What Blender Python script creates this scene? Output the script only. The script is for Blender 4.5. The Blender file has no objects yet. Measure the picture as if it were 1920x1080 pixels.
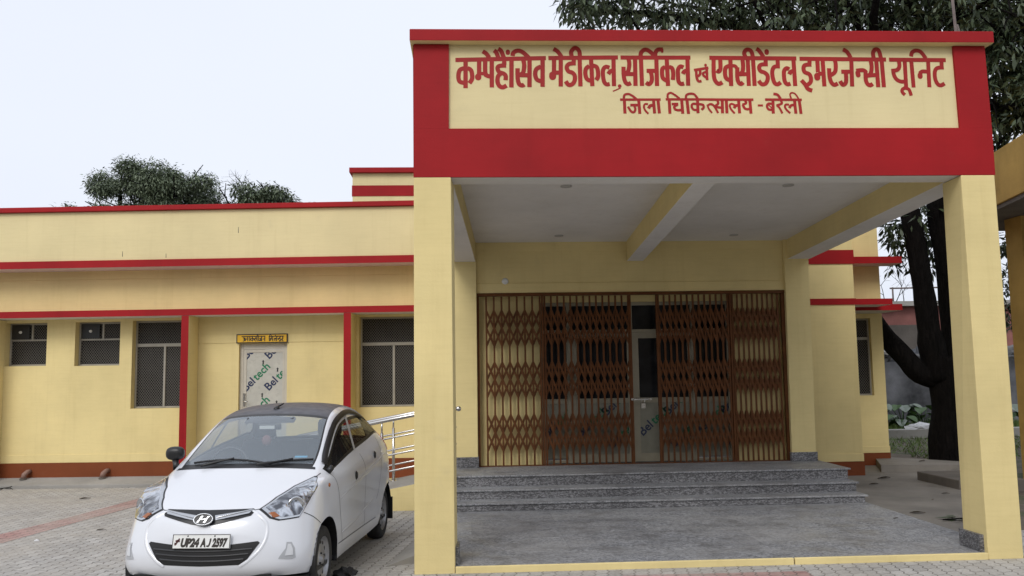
import bpy, bmesh, math, random
import numpy as np
from mathutils import Vector, Matrix, noise
from mathutils.bvhtree import BVHTree
R = math.radians
sc = bpy.context.scene
COL = sc.collection

# ------------------------------------------------------------------ camera
cd = bpy.data.cameras.new('camera'); cam = bpy.data.objects.new('camera', cd); COL.objects.link(cam)
sc.camera = cam
cd.sensor_width = 36.0; cd.lens = 30.357; cd.clip_start = 0.1; cd.clip_end = 2000
_pi, _ya, _ro = R(5.7226), R(2.8421), R(0.8844)
_f0 = Vector((math.sin(_ya), math.cos(_ya), 0)); _r0 = Vector((math.cos(_ya), -math.sin(_ya), 0)); _z = Vector((0, 0, 1))
_fw = _f0*math.cos(_pi) + _z*math.sin(_pi); _u0 = -_f0*math.sin(_pi) + _z*math.cos(_pi)
_rt = _r0*math.cos(_ro) - _u0*math.sin(_ro); _up = _r0*math.sin(_ro) + _u0*math.cos(_ro)
cam.matrix_world = Matrix(((_rt.x, _up.x, -_fw.x, 0), (_rt.y, _up.y, -_fw.y, 0), (_rt.z, _up.z, -_fw.z, 1.75), (0, 0, 0, 1)))

# ------------------------------------------------------------------ sky, sun, exposure
SUN_EL, SUN_AZ = 40.0, 203.0       # overcast: a soft, weak sun behind the camera's left shoulder
w = bpy.data.worlds.new('World'); sc.world = w; w.use_nodes = True
nt = w.node_tree; nt.nodes.clear()
sky = nt.nodes.new('ShaderNodeTexSky'); sky.sky_type = 'NISHITA'; sky.sun_disc = False
sky.sun_elevation = R(SUN_EL); sky.sun_rotation = R(SUN_AZ); sky.air_density = 1.0; sky.dust_density = 6.0; sky.ozone_density = 1.0
hs = nt.nodes.new('ShaderNodeHueSaturation'); hs.inputs['Saturation'].default_value = 0.16
nt.links.new(sky.outputs[0], hs.inputs['Color'])
# the cloud layer evens the clear sky out into a pale overcast
cl = nt.nodes.new('ShaderNodeMix'); cl.data_type = 'RGBA'; cl.inputs[0].default_value = 0.80
cl.inputs[7].default_value = (6.45, 6.85, 7.7, 1)
nt.links.new(hs.outputs[0], cl.inputs[6])
tc = nt.nodes.new('ShaderNodeTexCoord'); nz = nt.nodes.new('ShaderNodeTexNoise'); nz.inputs['Scale'].default_value = 1.6; nz.inputs['Detail'].default_value = 3
nt.links.new(tc.outputs['Generated'], nz.inputs['Vector'])
mr = nt.nodes.new('ShaderNodeMapRange'); mr.inputs[3].default_value = 0.93; mr.inputs[4].default_value = 1.05
nt.links.new(nz.outputs[0], mr.inputs[0])
mu = nt.nodes.new('ShaderNodeMix'); mu.data_type = 'RGBA'; mu.blend_type = 'MULTIPLY'; mu.inputs[0].default_value = 1
nt.links.new(cl.outputs[2], mu.inputs[6]); nt.links.new(mr.outputs[0], mu.inputs[7])
bg = nt.nodes.new('ShaderNodeBackground'); bg.inputs['Strength'].default_value = 0.15
nt.links.new(mu.outputs[2], bg.inputs['Color'])
wo = nt.nodes.new('ShaderNodeOutputWorld'); nt.links.new(bg.outputs[0], wo.inputs['Surface'])
sl = bpy.data.lights.new('sun', 'SUN'); so = bpy.data.objects.new('sun', sl); COL.objects.link(so)
sl.energy = 1.3; sl.angle = R(25); sl.color = (1.0, 0.97, 0.92)
_d = Vector((math.sin(R(SUN_AZ))*math.cos(R(SUN_EL)), math.cos(R(SUN_AZ))*math.cos(R(SUN_EL)), math.sin(R(SUN_EL))))
so.rotation_euler = _d.to_track_quat('Z', 'Y').to_euler(); so.location = (0, 0, 30)
sc.view_settings.view_transform = 'Standard'; sc.view_settings.look = 'None'; sc.view_settings.gamma = 1
sc.view_settings.exposure = 0.0
sc.cycles.max_bounces = 8; sc.cycles.transparent_max_bounces = 12

# ------------------------------------------------------------------ tags
def tag(o, label=None, cat=None, group=None, kind=None):
    if label: o['label'] = label
    if cat: o['category'] = cat
    if group: o['group'] = group
    if kind: o['kind'] = kind
    return o
def empty(name, loc=(0, 0, 0), rz=0.0):
    o = bpy.data.objects.new(name, None); COL.objects.link(o); o.location = loc; o.rotation_euler = (0, 0, rz)
    o.empty_display_size = 0.2
    return o
def copy_tree(o, parent=None):
    c = o.copy(); COL.objects.link(c); c.parent = parent
    for ch in list(o.children): copy_tree(ch, c)
    return c

# ------------------------------------------------------------------ materials
def newmat(name):
    m = bpy.data.materials.new(name); m.use_nodes = True
    return m, m.node_tree, m.node_tree.nodes['Principled BSDF']
def N(t, kind, **kw):
    n = t.nodes.new(kind)
    for k, v in kw.items():
        if k in n.inputs.keys() if isinstance(k, str) else False: n.inputs[k].default_value = v
        else: setattr(n, k, v)
    return n
def mix(t, a, b, fac, blend='MIX'):
    n = t.nodes.new('ShaderNodeMix'); n.data_type = 'RGBA'; n.blend_type = blend
    for s, v in ((0, fac), (6, a), (7, b)):
        if hasattr(v, 'is_linked') or hasattr(v, 'links'): t.links.new(v, n.inputs[s])
        elif isinstance(v, (int, float)): n.inputs[s].default_value = v
        else: n.inputs[s].default_value = (*v, 1) if len(v) == 3 else v
    return n.outputs[2]
def nz_(t, vec, scale, detail=3, rough=0.5, dist=0.0):
    n = t.nodes.new('ShaderNodeTexNoise'); n.inputs['Scale'].default_value = scale; n.inputs['Detail'].default_value = detail
    n.inputs['Roughness'].default_value = rough; n.inputs['Distortion'].default_value = dist
    t.links.new(vec, n.inputs['Vector']); return n.outputs[0]
def ramp(t, fac, p0, p1, v0=0.0, v1=1.0):
    n = t.nodes.new('ShaderNodeMapRange'); n.inputs[1].default_value = p0; n.inputs[2].default_value = p1
    n.inputs[3].default_value = v0; n.inputs[4].default_value = v1; t.links.new(fac, n.inputs[0]); return n.outputs[0]
def objco(t, world=False):
    if world: return t.nodes.new('ShaderNodeNewGeometry').outputs['Position']
    return t.nodes.new('ShaderNodeTexCoord').outputs['Object']
def bump(t, b, h, strength=0.2, dist=0.01):
    n = t.nodes.new('ShaderNodeBump'); n.inputs['Strength'].default_value = strength; n.inputs['Distance'].default_value = dist
    t.links.new(h, n.inputs['Height']); t.links.new(n.outputs[0], b.inputs['Normal'])
def wash(name, base, var=0.08, rough=0.85, bs=0.25, stain=None, stain_amt=0.0, bscale=60):
    """brushed distemper / paint on plaster: broad tone drift, streaks, fine grain"""
    m, t, b = newmat(name); co = objco(t, True)
    d = tuple(max(0, c*(1-var*2)) for c in base); l = tuple(min(1, c*(1+var)) for c in base)
    n1 = nz_(t, co, 0.9, 5, 0.6)
    c = mix(t, d, l, ramp(t, n1, 0.3, 0.7))
    mp = t.nodes.new('ShaderNodeMapping'); mp.inputs['Scale'].default_value = (1.0, 1.0, 14.0); t.links.new(co, mp.inputs[0])
    n2 = nz_(t, mp.outputs[0], 2.5, 4, 0.6)
    c = mix(t, c, mix(t, c, (0.93, 0.92, 0.9), 1.0, 'MULTIPLY'), ramp(t, n2, 0.45, 0.75, 0, 0.55))
    mp3 = t.nodes.new('ShaderNodeMapping'); mp3.inputs['Scale'].default_value = (7.0, 7.0, 0.4); t.links.new(co, mp3.inputs[0])
    c = mix(t, c, mix(t, c, (0.84, 0.81, 0.77), 1.0, 'MULTIPLY'), ramp(t, nz_(t, mp3.outputs[0], 1.0, 5, 0.7), 0.52, 0.74, 0, 0.38))
    if stain:
        n3 = nz_(t, co, 3.1, 6, 0.65)
        c = mix(t, c, stain, ramp(t, n3, 0.62, 0.80, 0, stain_amt))
    t.links.new(c, b.inputs['Base Color']); b.inputs['Roughness'].default_value = rough
    b.inputs['Specular IOR Level'].default_value = 0.25
    bump(t, b, nz_(t, co, bscale, 4, 0.6), bs, 0.006)
    return m
def plain(name, base, rough=0.5, metal=0.0, coat=0.0, spec=0.5, nvar=0.0):
    m, t, b = newmat(name)
    if nvar:
        co = objco(t); c = mix(t, tuple(x*(1-nvar) for x in base), tuple(min(1, x*(1+nvar)) for x in base), ramp(t, nz_(t, co, 7, 4, 0.6), 0.3, 0.7))
        t.links.new(c, b.inputs['Base Color'])
        t.links.new(ramp(t, nz_(t, co, 11, 4), 0.3, 0.7, max(0, rough-0.08), min(1, rough+0.1)), b.inputs['Roughness'])
    else:
        b.inputs['Base Color'].default_value = (*base, 1); b.inputs['Roughness'].default_value = rough
    b.inputs['Metallic'].default_value = metal; b.inputs['Coat Weight'].default_value = coat; b.inputs['Specular IOR Level'].default_value = spec
    if coat: b.inputs['Coat Roughness'].default_value = 0.06
    return m
M = {}
M['cream'] = wash('cream_paint', (0.745, 0.61, 0.295), 0.06, stain=(0.50, 0.41, 0.25), stain_amt=0.22)
M['cream2'] = wash('cream_panel_paint', (0.71, 0.60, 0.335), 0.04, stain=(0.5, 0.42, 0.26), stain_amt=0.25)
M['red'] = wash('red_paint', (0.32, 0.006, 0.009), 0.10, rough=0.65, bs=0.15, stain=(0.30, 0.03, 0.025), stain_amt=0.3)
M['brown'] = wash('brown_plinth_paint', (0.19, 0.048, 0.014), 0.10, rough=0.6, stain=(0.22, 0.13, 0.08), stain_amt=0.35)
M['soffit'] = wash('white_soffit_paint', (0.73, 0.70, 0.67), 0.05, stain=(0.5, 0.45, 0.40), stain_amt=0.3)
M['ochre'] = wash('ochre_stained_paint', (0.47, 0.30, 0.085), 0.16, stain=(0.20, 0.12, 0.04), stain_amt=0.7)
M['concrete'] = wash('weathered_concrete', (0.34, 0.325, 0.30), 0.14, rough=0.9, bs=0.5, stain=(0.20, 0.19, 0.17), stain_amt=0.6)
M['path'] = wash('dusty_brown_concrete', (0.235, 0.215, 0.19), 0.18, rough=0.9, bs=0.5, stain=(0.13, 0.115, 0.10), stain_amt=0.7)
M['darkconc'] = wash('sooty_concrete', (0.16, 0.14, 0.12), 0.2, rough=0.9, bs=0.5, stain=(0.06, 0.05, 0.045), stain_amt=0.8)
M['lettering'] = wash('red_sign_paint', (0.36, 0.020, 0.018), 0.14, rough=0.5, bs=0.1)
def granite():
    m, t, b = newmat('speckled_granite'); co = objco(t, True)
    v = t.nodes.new('ShaderNodeTexVoronoi'); v.inputs['Scale'].default_value = 70; v.inputs['Randomness'].default_value = 1
    mp = t.nodes.new('ShaderNodeMapping'); mp.inputs['Scale'].default_value = (0.75, 1, 1.5); t.links.new(co, mp.inputs[0]); t.links.new(mp.outputs[0], v.inputs['Vector'])
    sep = t.nodes.new('ShaderNodeSeparateColor'); t.links.new(v.outputs['Color'], sep.inputs[0])
    c = mix(t, (0.035, 0.036, 0.042), (0.34, 0.34, 0.36), ramp(t, sep.outputs[0], 0.35, 0.85))
    c = mix(t, c, (0.50, 0.49, 0.48), ramp(t, nz_(t, co, 95, 2), 0.62, 0.70, 0, 0.75))
    c = mix(t, c, (0.16, 0.155, 0.155), 0.38)
    c = mix(t, c, mix(t, c, (0.62, 0.62, 0.63), 1.0, 'MULTIPLY'), ramp(t, nz_(t, co, 1.3, 4), 0.42, 0.62, 0, 0.6))
    t.links.new(c, b.inputs['Base Color']); b.inputs['Roughness'].default_value = 0.42
    return m
M['granite'] = granite()
def floorstone():
    m, t, b = newmat('dusty_granite_floor'); co = objco(t, True)
    c = mix(t, (0.085, 0.088, 0.095), (0.42, 0.425, 0.44), ramp(t, nz_(t, co, 42, 3, 0.75), 0.36, 0.64))
    mp = t.nodes.new('ShaderNodeMapping'); mp.inputs['Scale'].default_value = (0.5, 1.0, 1); t.links.new(co, mp.inputs[0])
    c = mix(t, c, (0.36, 0.35, 0.34), ramp(t, nz_(t, mp.outputs[0], 1.6, 6, 0.72), 0.42, 0.62, 0.0, 0.45))
    c = mix(t, c, (0.12, 0.115, 0.11), ramp(t, nz_(t, co, 1.9, 6, 0.75), 0.50, 0.68, 0, 0.75))
    # slab joints
    br = t.nodes.new('ShaderNodeTexBrick'); br.offset = 0.5; br.inputs['Scale'].default_value = 1; br.inputs['Mortar Size'].default_value = 0.004
    br.inputs['Brick Width'].default_value = 1.9; br.inputs['Row Height'].default_value = 0.85
    br.inputs['Color1'].default_value = (0.75, 0.75, 0.77, 1); br.inputs['Color2'].default_value = (1, 1, 1, 1); br.inputs['Mortar'].default_value = (0.55, 0.55, 0.55, 1)
    t.links.new(co, br.inputs['Vector']); c = mix(t, c, br.outputs[0], 0.8, 'MULTIPLY')
    t.links.new(c, b.inputs['Base Color'])
    t.links.new(ramp(t, nz_(t, co, 3, 4), 0.35, 0.65, 0.38, 0.65), b.inputs['Roughness'])
    return m
M['floor'] = floorstone()
def pavers(name, c1, c2, mort):
    m, t, b = newmat(name); co = objco(t, True)
    mp = t.nodes.new('ShaderNodeMapping'); mp.inputs['Rotation'].default_value = (0, 0, R(-80.6)); t.links.new(co, mp.inputs[0])
    s = t.nodes.new('ShaderNodeSeparateXYZ'); t.links.new(mp.outputs[0], s.inputs[0])
    def tri(x, per, amp):
        p = t.nodes.new('ShaderNodeMath'); p.operation = 'PINGPONG'; p.inputs[1].default_value = per; t.links.new(x, p.inputs[0])
        q = t.nodes.new('ShaderNodeMath'); q.operation = 'MULTIPLY'; q.inputs[1].default_value = amp; t.links.new(p.outputs[0], q.inputs[0]); return q.outputs[0]
    wob = nz_(t, co, 2.2, 2)
    ax = t.nodes.new('ShaderNodeMath'); ax.operation = 'ADD'; t.links.new(s.outputs[0], ax.inputs[0]); t.links.new(tri(s.outputs[1], 0.0575, 0.55), ax.inputs[1])
    ay = t.nodes.new('ShaderNodeMath'); ay.operation = 'ADD'; t.links.new(s.outputs[1], ay.inputs[0]); t.links.new(tri(s.outputs[0], 0.0575, 0.42), ay.inputs[1])
    ay2 = t.nodes.new('ShaderNodeMath'); ay2.operation = 'MULTIPLY_ADD'; ay2.inputs[1].default_value = 0.03; t.links.new(wob, ay2.inputs[0]); t.links.new(ay.outputs[0], ay2.inputs[2])
    cb = t.nodes.new('ShaderNodeCombineXYZ'); t.links.new(ax.outputs[0], cb.inputs[0]); t.links.new(ay2.outputs[0], cb.inputs[1])
    br = t.nodes.new('ShaderNodeTexBrick'); br.offset = 0.5; br.inputs['Scale'].default_value = 1; br.inputs['Mortar Size'].default_value = 0.006; br.inputs['Mortar Smooth'].default_value = 0.35
    br.inputs['Brick Width'].default_value = 0.23; br.inputs['Row Height'].default_value = 0.115; br.inputs['Bias'].default_value = -0.1
    br.inputs['Color1'].default_value = (*c1, 1); br.inputs['Color2'].default_value = (*c2, 1); br.inputs['Mortar'].default_value = (*mort, 1)
    t.links.new(cb.outputs[0], br.inputs['Vector'])
    c = mix(t, br.outputs[0], (0.42, 0.385, 0.335), ramp(t, nz_(t, co, 1.1, 6, 0.7), 0.38, 0.66, 0.0, 0.65))
    c = mix(t, c, (0.14, 0.13, 0.12), ramp(t, nz_(t, co, 2.7, 6, 0.75), 0.54, 0.76, 0, 0.5))
    c = mix(t, c, mix(t, c, (0.72, 0.71, 0.70), 1.0, 'MULTIPLY'), ramp(t, nz_(t, co, 40, 4, 0.7), 0.45, 0.7))
    t.links.new(c, b.inputs['Base Color']); b.inputs['Roughness'].default_value = 0.85
    inv = t.nodes.new('ShaderNodeMath'); inv.operation = 'SUBTRACT'; inv.inputs[0].default_value = 1; t.links.new(br.outputs['Fac'], inv.inputs[1])
    ad = t.nodes.new('ShaderNodeMath'); ad.operation = 'MULTIPLY_ADD'; ad.inputs[1].default_value = 0.5; t.links.new(nz_(t, co, 14, 4), ad.inputs[0]); t.links.new(inv.outputs[0], ad.inputs[2])
    bump(t, b, ad.outputs[0], 0.7, 0.012)
    return m
M['paver'] = pavers('grey_zigzag_pavers', (0.37, 0.355, 0.335), (0.49, 0.475, 0.45), (0.15, 0.14, 0.125))
M['redpaver'] = pavers('red_zigzag_pavers', (0.37, 0.21, 0.19), (0.46, 0.28, 0.26), (0.12, 0.09, 0.085))
def dirt():
    m, t, b = newmat('leafy_soil'); co = objco(t, True)
    c = mix(t, (0.075, 0.058, 0.042), (0.19, 0.16, 0.125), ramp(t, nz_(t, co, 3, 8, 0.7), 0.3, 0.7))
    c = mix(t, c, (0.05, 0.075, 0.025), ramp(t, nz_(t, co, 1.1, 5), 0.5, 0.62, 0, 0.75))
    t.links.new(c, b.inputs['Base Color']); b.inputs['Roughness'].default_value = 0.95
    bump(t, b, nz_(t, co, 12, 6, 0.7), 0.8, 0.05)
    return m
M['dirt'] = dirt()
M['steel'] = plain('brushed_steel', (0.62, 0.60, 0.57), 0.22, 1.0)
M['gate'] = plain('rust_brown_gate_paint', (0.112, 0.040, 0.012), 0.6, spec=0.2, nvar=0.25)
M['alu'] = plain('powder_coated_aluminium', (0.50, 0.46, 0.38), 0.4, nvar=0.06)
M['aluw'] = plain('dull_aluminium', (0.30, 0.28, 0.235), 0.5, nvar=0.1)
M['mesh'] = plain('insect_mesh_wire', (0.105, 0.095, 0.08), 0.6)
def darkglass(name, base, rough=0.12):
    m, t, b = newmat(name); co = objco(t, True)
    c = mix(t, tuple(x*0.6 for x in base), tuple(x*1.5 for x in base), ramp(t, nz_(t, co, 3, 4), 0.35, 0.65))
    t.links.new(c, b.inputs['Base Color']); b.inputs['Roughness'].default_value = rough
    b.inputs['Specular IOR Level'].default_value = 0.25
    return m
M['dglass'] = darkglass('dark_room_glass', (0.016, 0.016, 0.018))
M['film'] = plain('protective_film', (0.47, 0.455, 0.40), 0.3, nvar=0.08)
M['bronze'] = plain('champagne_aluminium', (0.33, 0.295, 0.215), 0.45, nvar=0.08)  # darker copy of the aluminium: portico shade put into the colour
M['film2'] = plain('dusty_door_film', (0.25, 0.24, 0.185), 0.4, nvar=0.12)  # darker copy of the door film, toned for the shade at the entrance
M['navy'] = plain('navy_print', (0.012, 0.022, 0.07), 0.4)
M['green'] = plain('green_print', (0.006, 0.16, 0.07), 0.4)
M['black'] = plain('black_plastic', (0.014, 0.014, 0.015), 0.45)
M['signy'] = plain('signboard_yellow', (0.72, 0.41, 0.015), 0.5, nvar=0.12)
M['signk'] = plain('signboard_black_paint', (0.02, 0.014, 0.01), 0.5)
M['white'] = plain('white_plastic', (0.7, 0.7, 0.68), 0.4, nvar=0.04)
M['pvc'] = plain('dusty_pipe', (0.23, 0.135, 0.105), 0.7, nvar=0.25)
M['rust'] = plain('rusty_rod', (0.14, 0.11, 0.10), 0.8, nvar=0.3)

# ------------------------------------------------------------------ mesh builder
class MB:
    def __init__(s, T=None): s.v = []; s.f = []; s.m = []; s.T = T; s.sm = []
    def add(s, vs, fs, mi=0, smooth=False):
        o = len(s.v); T = s.T
        s.v += [T(*p) if T else tuple(p) for p in vs]
        for i, f in enumerate(fs):
            s.f.append([o+k for k in f]); s.m.append(mi[i] if isinstance(mi, (list, tuple)) else mi); s.sm.append(smooth)
        return s
    def box(s, x0, x1, y0, y1, z0, z1, mi=0):
        # faces: bottom, top, front(-y), right(+x), back(+y), left(-x)
        return s.add([(x0, y0, z0), (x1, y0, z0), (x1, y1, z0), (x0, y1, z0), (x0, y0, z1), (x1, y0, z1), (x1, y1, z1), (x0, y1, z1)],
                     [(0, 3, 2, 1), (4, 5, 6, 7), (0, 1, 5, 4), (1, 2, 6, 5), (2, 3, 7, 6), (3, 0, 4, 7)], mi)
    def hexa(s, P, mi=0):  # 8 points: bottom ccw, top ccw
        return s.add(P, [(0, 3, 2, 1), (4, 5, 6, 7), (0, 1, 5, 4), (1, 2, 6, 5), (2, 3, 7, 6), (3, 0, 4, 7)], mi)
    def prism(s, poly, z0, z1, mi=0):
        n = len(poly); vs = [(x, y, z0) for x, y in poly] + [(x, y, z1) for x, y in poly]
        fs = [tuple(range(n-1, -1, -1)), tuple(range(n, 2*n))] + [(i, (i+1) % n, n+(i+1) % n, n+i) for i in range(n)]
        return s.add(vs, fs, mi)
    def tube(s, pts, r, n=10, cap=True, mi=0, smooth=True):
        P = [Vector(p) for p in pts]; rs = r if isinstance(r, (list, tuple)) else [r]*len(P)
        vs = []; fs = []; prev = None
        for i, p in enumerate(P):
            d = (P[min(i+1, len(P)-1)] - P[max(i-1, 0)]).normalized()
            if prev is None:
                a = d.orthogonal().normalized()
            else:
                a = prev - d*prev.dot(d); a = a.normalized() if a.length > 1e-6 else d.orthogonal().normalized()
            prev = a; b = d.cross(a)
            for k in range(n):
                t = 2*math.pi*k/n; vs.append(tuple(p + (a*math.cos(t) + b*math.sin(t))*rs[i]))
        for i in range(len(P)-1):
            for k in range(n): fs.append((i*n+k, i*n+(k+1) % n, (i+1)*n+(k+1) % n, (i+1)*n+k))
        s.add(vs, fs, mi, smooth)
        if cap:
            o = len(s.v) - len(vs)
            s.f.append([o+k for k in range(n-1, -1, -1)]); s.m.append(mi); s.sm.append(False)
            s.f.append([o+(len(P)-1)*n+k for k in range(n)]); s.m.append(mi); s.sm.append(False)
        return s
    def lathe(s, prof, n=24, axis='z', c=(0, 0, 0), mi=0, smooth=True):
        vs = []; fs = []
        for r, h in prof:
            for k in range(n):
                t = 2*math.pi*k/n; a, b = r*math.cos(t), r*math.sin(t)
                p = {'z': (a, b, h), 'x': (h, a, b), 'y': (b, h, a)}[axis]
                vs.append((p[0]+c[0], p[1]+c[1], p[2]+c[2]))
        for i in range(len(prof)-1):
            for k in range(n): fs.append((i*n+k, i*n+(k+1) % n, (i+1)*n+(k+1) % n, (i+1)*n+k))
        return s.add(vs, fs, mi, smooth)
    def build(s, name, mats, parent=None, bev=0.0, recalc=True):
        me = bpy.data.meshes.new(name); me.from_pydata(s.v, [], s.f)
        for m in (mats if isinstance(mats, (list, tuple)) else [mats]): me.materials.append(m)
        me.polygons.foreach_set('material_index', s.m); me.polygons.foreach_set('use_smooth', s.sm)
        if recalc:
            b = bmesh.new(); b.from_mesh(me); bmesh.ops.recalc_face_normals(b, faces=b.faces); b.to_mesh(me); b.free()
        me.update()
        o = bpy.data.objects.new(name, me); COL.objects.link(o)
        if parent is not None: o.parent = parent
        if bev:
            md = o.modifiers.new('bevel', 'BEVEL'); md.width = bev; md.segments = 2; md.limit_method = 'ANGLE'; md.angle_limit = R(50)
        return o
def smooth_pts(P, k=5):
    if len(P) < 3: return P
    out = []
    for i in range(len(P)-1):
        p0, p1, p2, p3 = P[max(i-1, 0)], P[i], P[i+1], P[min(i+2, len(P)-1)]
        for j in range(k):
            t = j/k
            out.append(tuple(0.5*((2*b)+(-a+c)*t+(2*a-5*b+4*c-d)*t*t+(-a+3*b-3*c+d)*t**3) for a, b, c, d in zip(p0, p1, p2, p3)))
    out.append(tuple(P[-1])); return out
def ribbon(mb, pts, w, y, thick=0.002, i=0):
    """painted stroke in the x-z plane, facing -y"""
    if len(pts) == 2 and math.dist(pts[0], pts[1]) < 1.6*w:          # dots and round blobs: capsules
        a_, b_ = Vector(pts[0]), Vector(pts[1]); d_ = (b_-a_); L_ = d_.length; d_ = d_/L_ if L_ else Vector((0, 1)); t0 = math.atan2(d_.y, d_.x); r_ = w/2
        e_ = max(0.0, L_-w*0.55)/2; m_ = (a_+b_)/2; ring = []
        for k in range(9): t = t0-math.pi/2+math.pi*k/8; ring.append((m_.x+d_.x*e_+r_*math.cos(t), y-(i % 37)*0.00005, m_.y+d_.y*e_+r_*math.sin(t)))
        for k in range(9): t = t0+math.pi/2+math.pi*k/8; ring.append((m_.x-d_.x*e_+r_*math.cos(t), y-(i % 37)*0.00005, m_.y-d_.y*e_+r_*math.sin(t)))
        mb.add(ring, [tuple(range(len(ring)))]); return
    P = [Vector((p[0], p[1])) for p in smooth_pts(pts)]
    y = y - (i % 37)*0.00005
    L, Rr = [], []
    for k in range(len(P)):
        d = (P[min(k+1, len(P)-1)] - P[max(k-1, 0)])
        d = d.normalized() if d.length else Vector((1, 0)); n = Vector((-d.y, d.x))
        L.append(P[k]+n*w/2); Rr.append(P[k]-n*w/2)
    vs = [(p.x, y, p.y) for p in L] + [(p.x, y, p.y) for p in Rr]; n = len(P)
    mb.add(vs, [(k, k+1, n+k+1, n+k) for k in range(n-1)])
def text_mesh(txt, size, offset=0.0, shear=0.0):
    cu = bpy.data.curves.new('t', 'FONT'); cu.body = txt; cu.size = size; cu.offset = offset; cu.shear = shear; cu.resolution_u = 3
    ob = bpy.data.objects.new('t', cu); COL.objects.link(ob); dg = bpy.context.evaluated_depsgraph_get()
    me = bpy.data.meshes.new_from_object(ob.evaluated_get(dg)); bpy.data.objects.remove(ob)
    vs = [tuple(v.co) for v in me.vertices]; fs = [tuple(p.vertices) for p in me.polygons]
    return vs, fs

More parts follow.
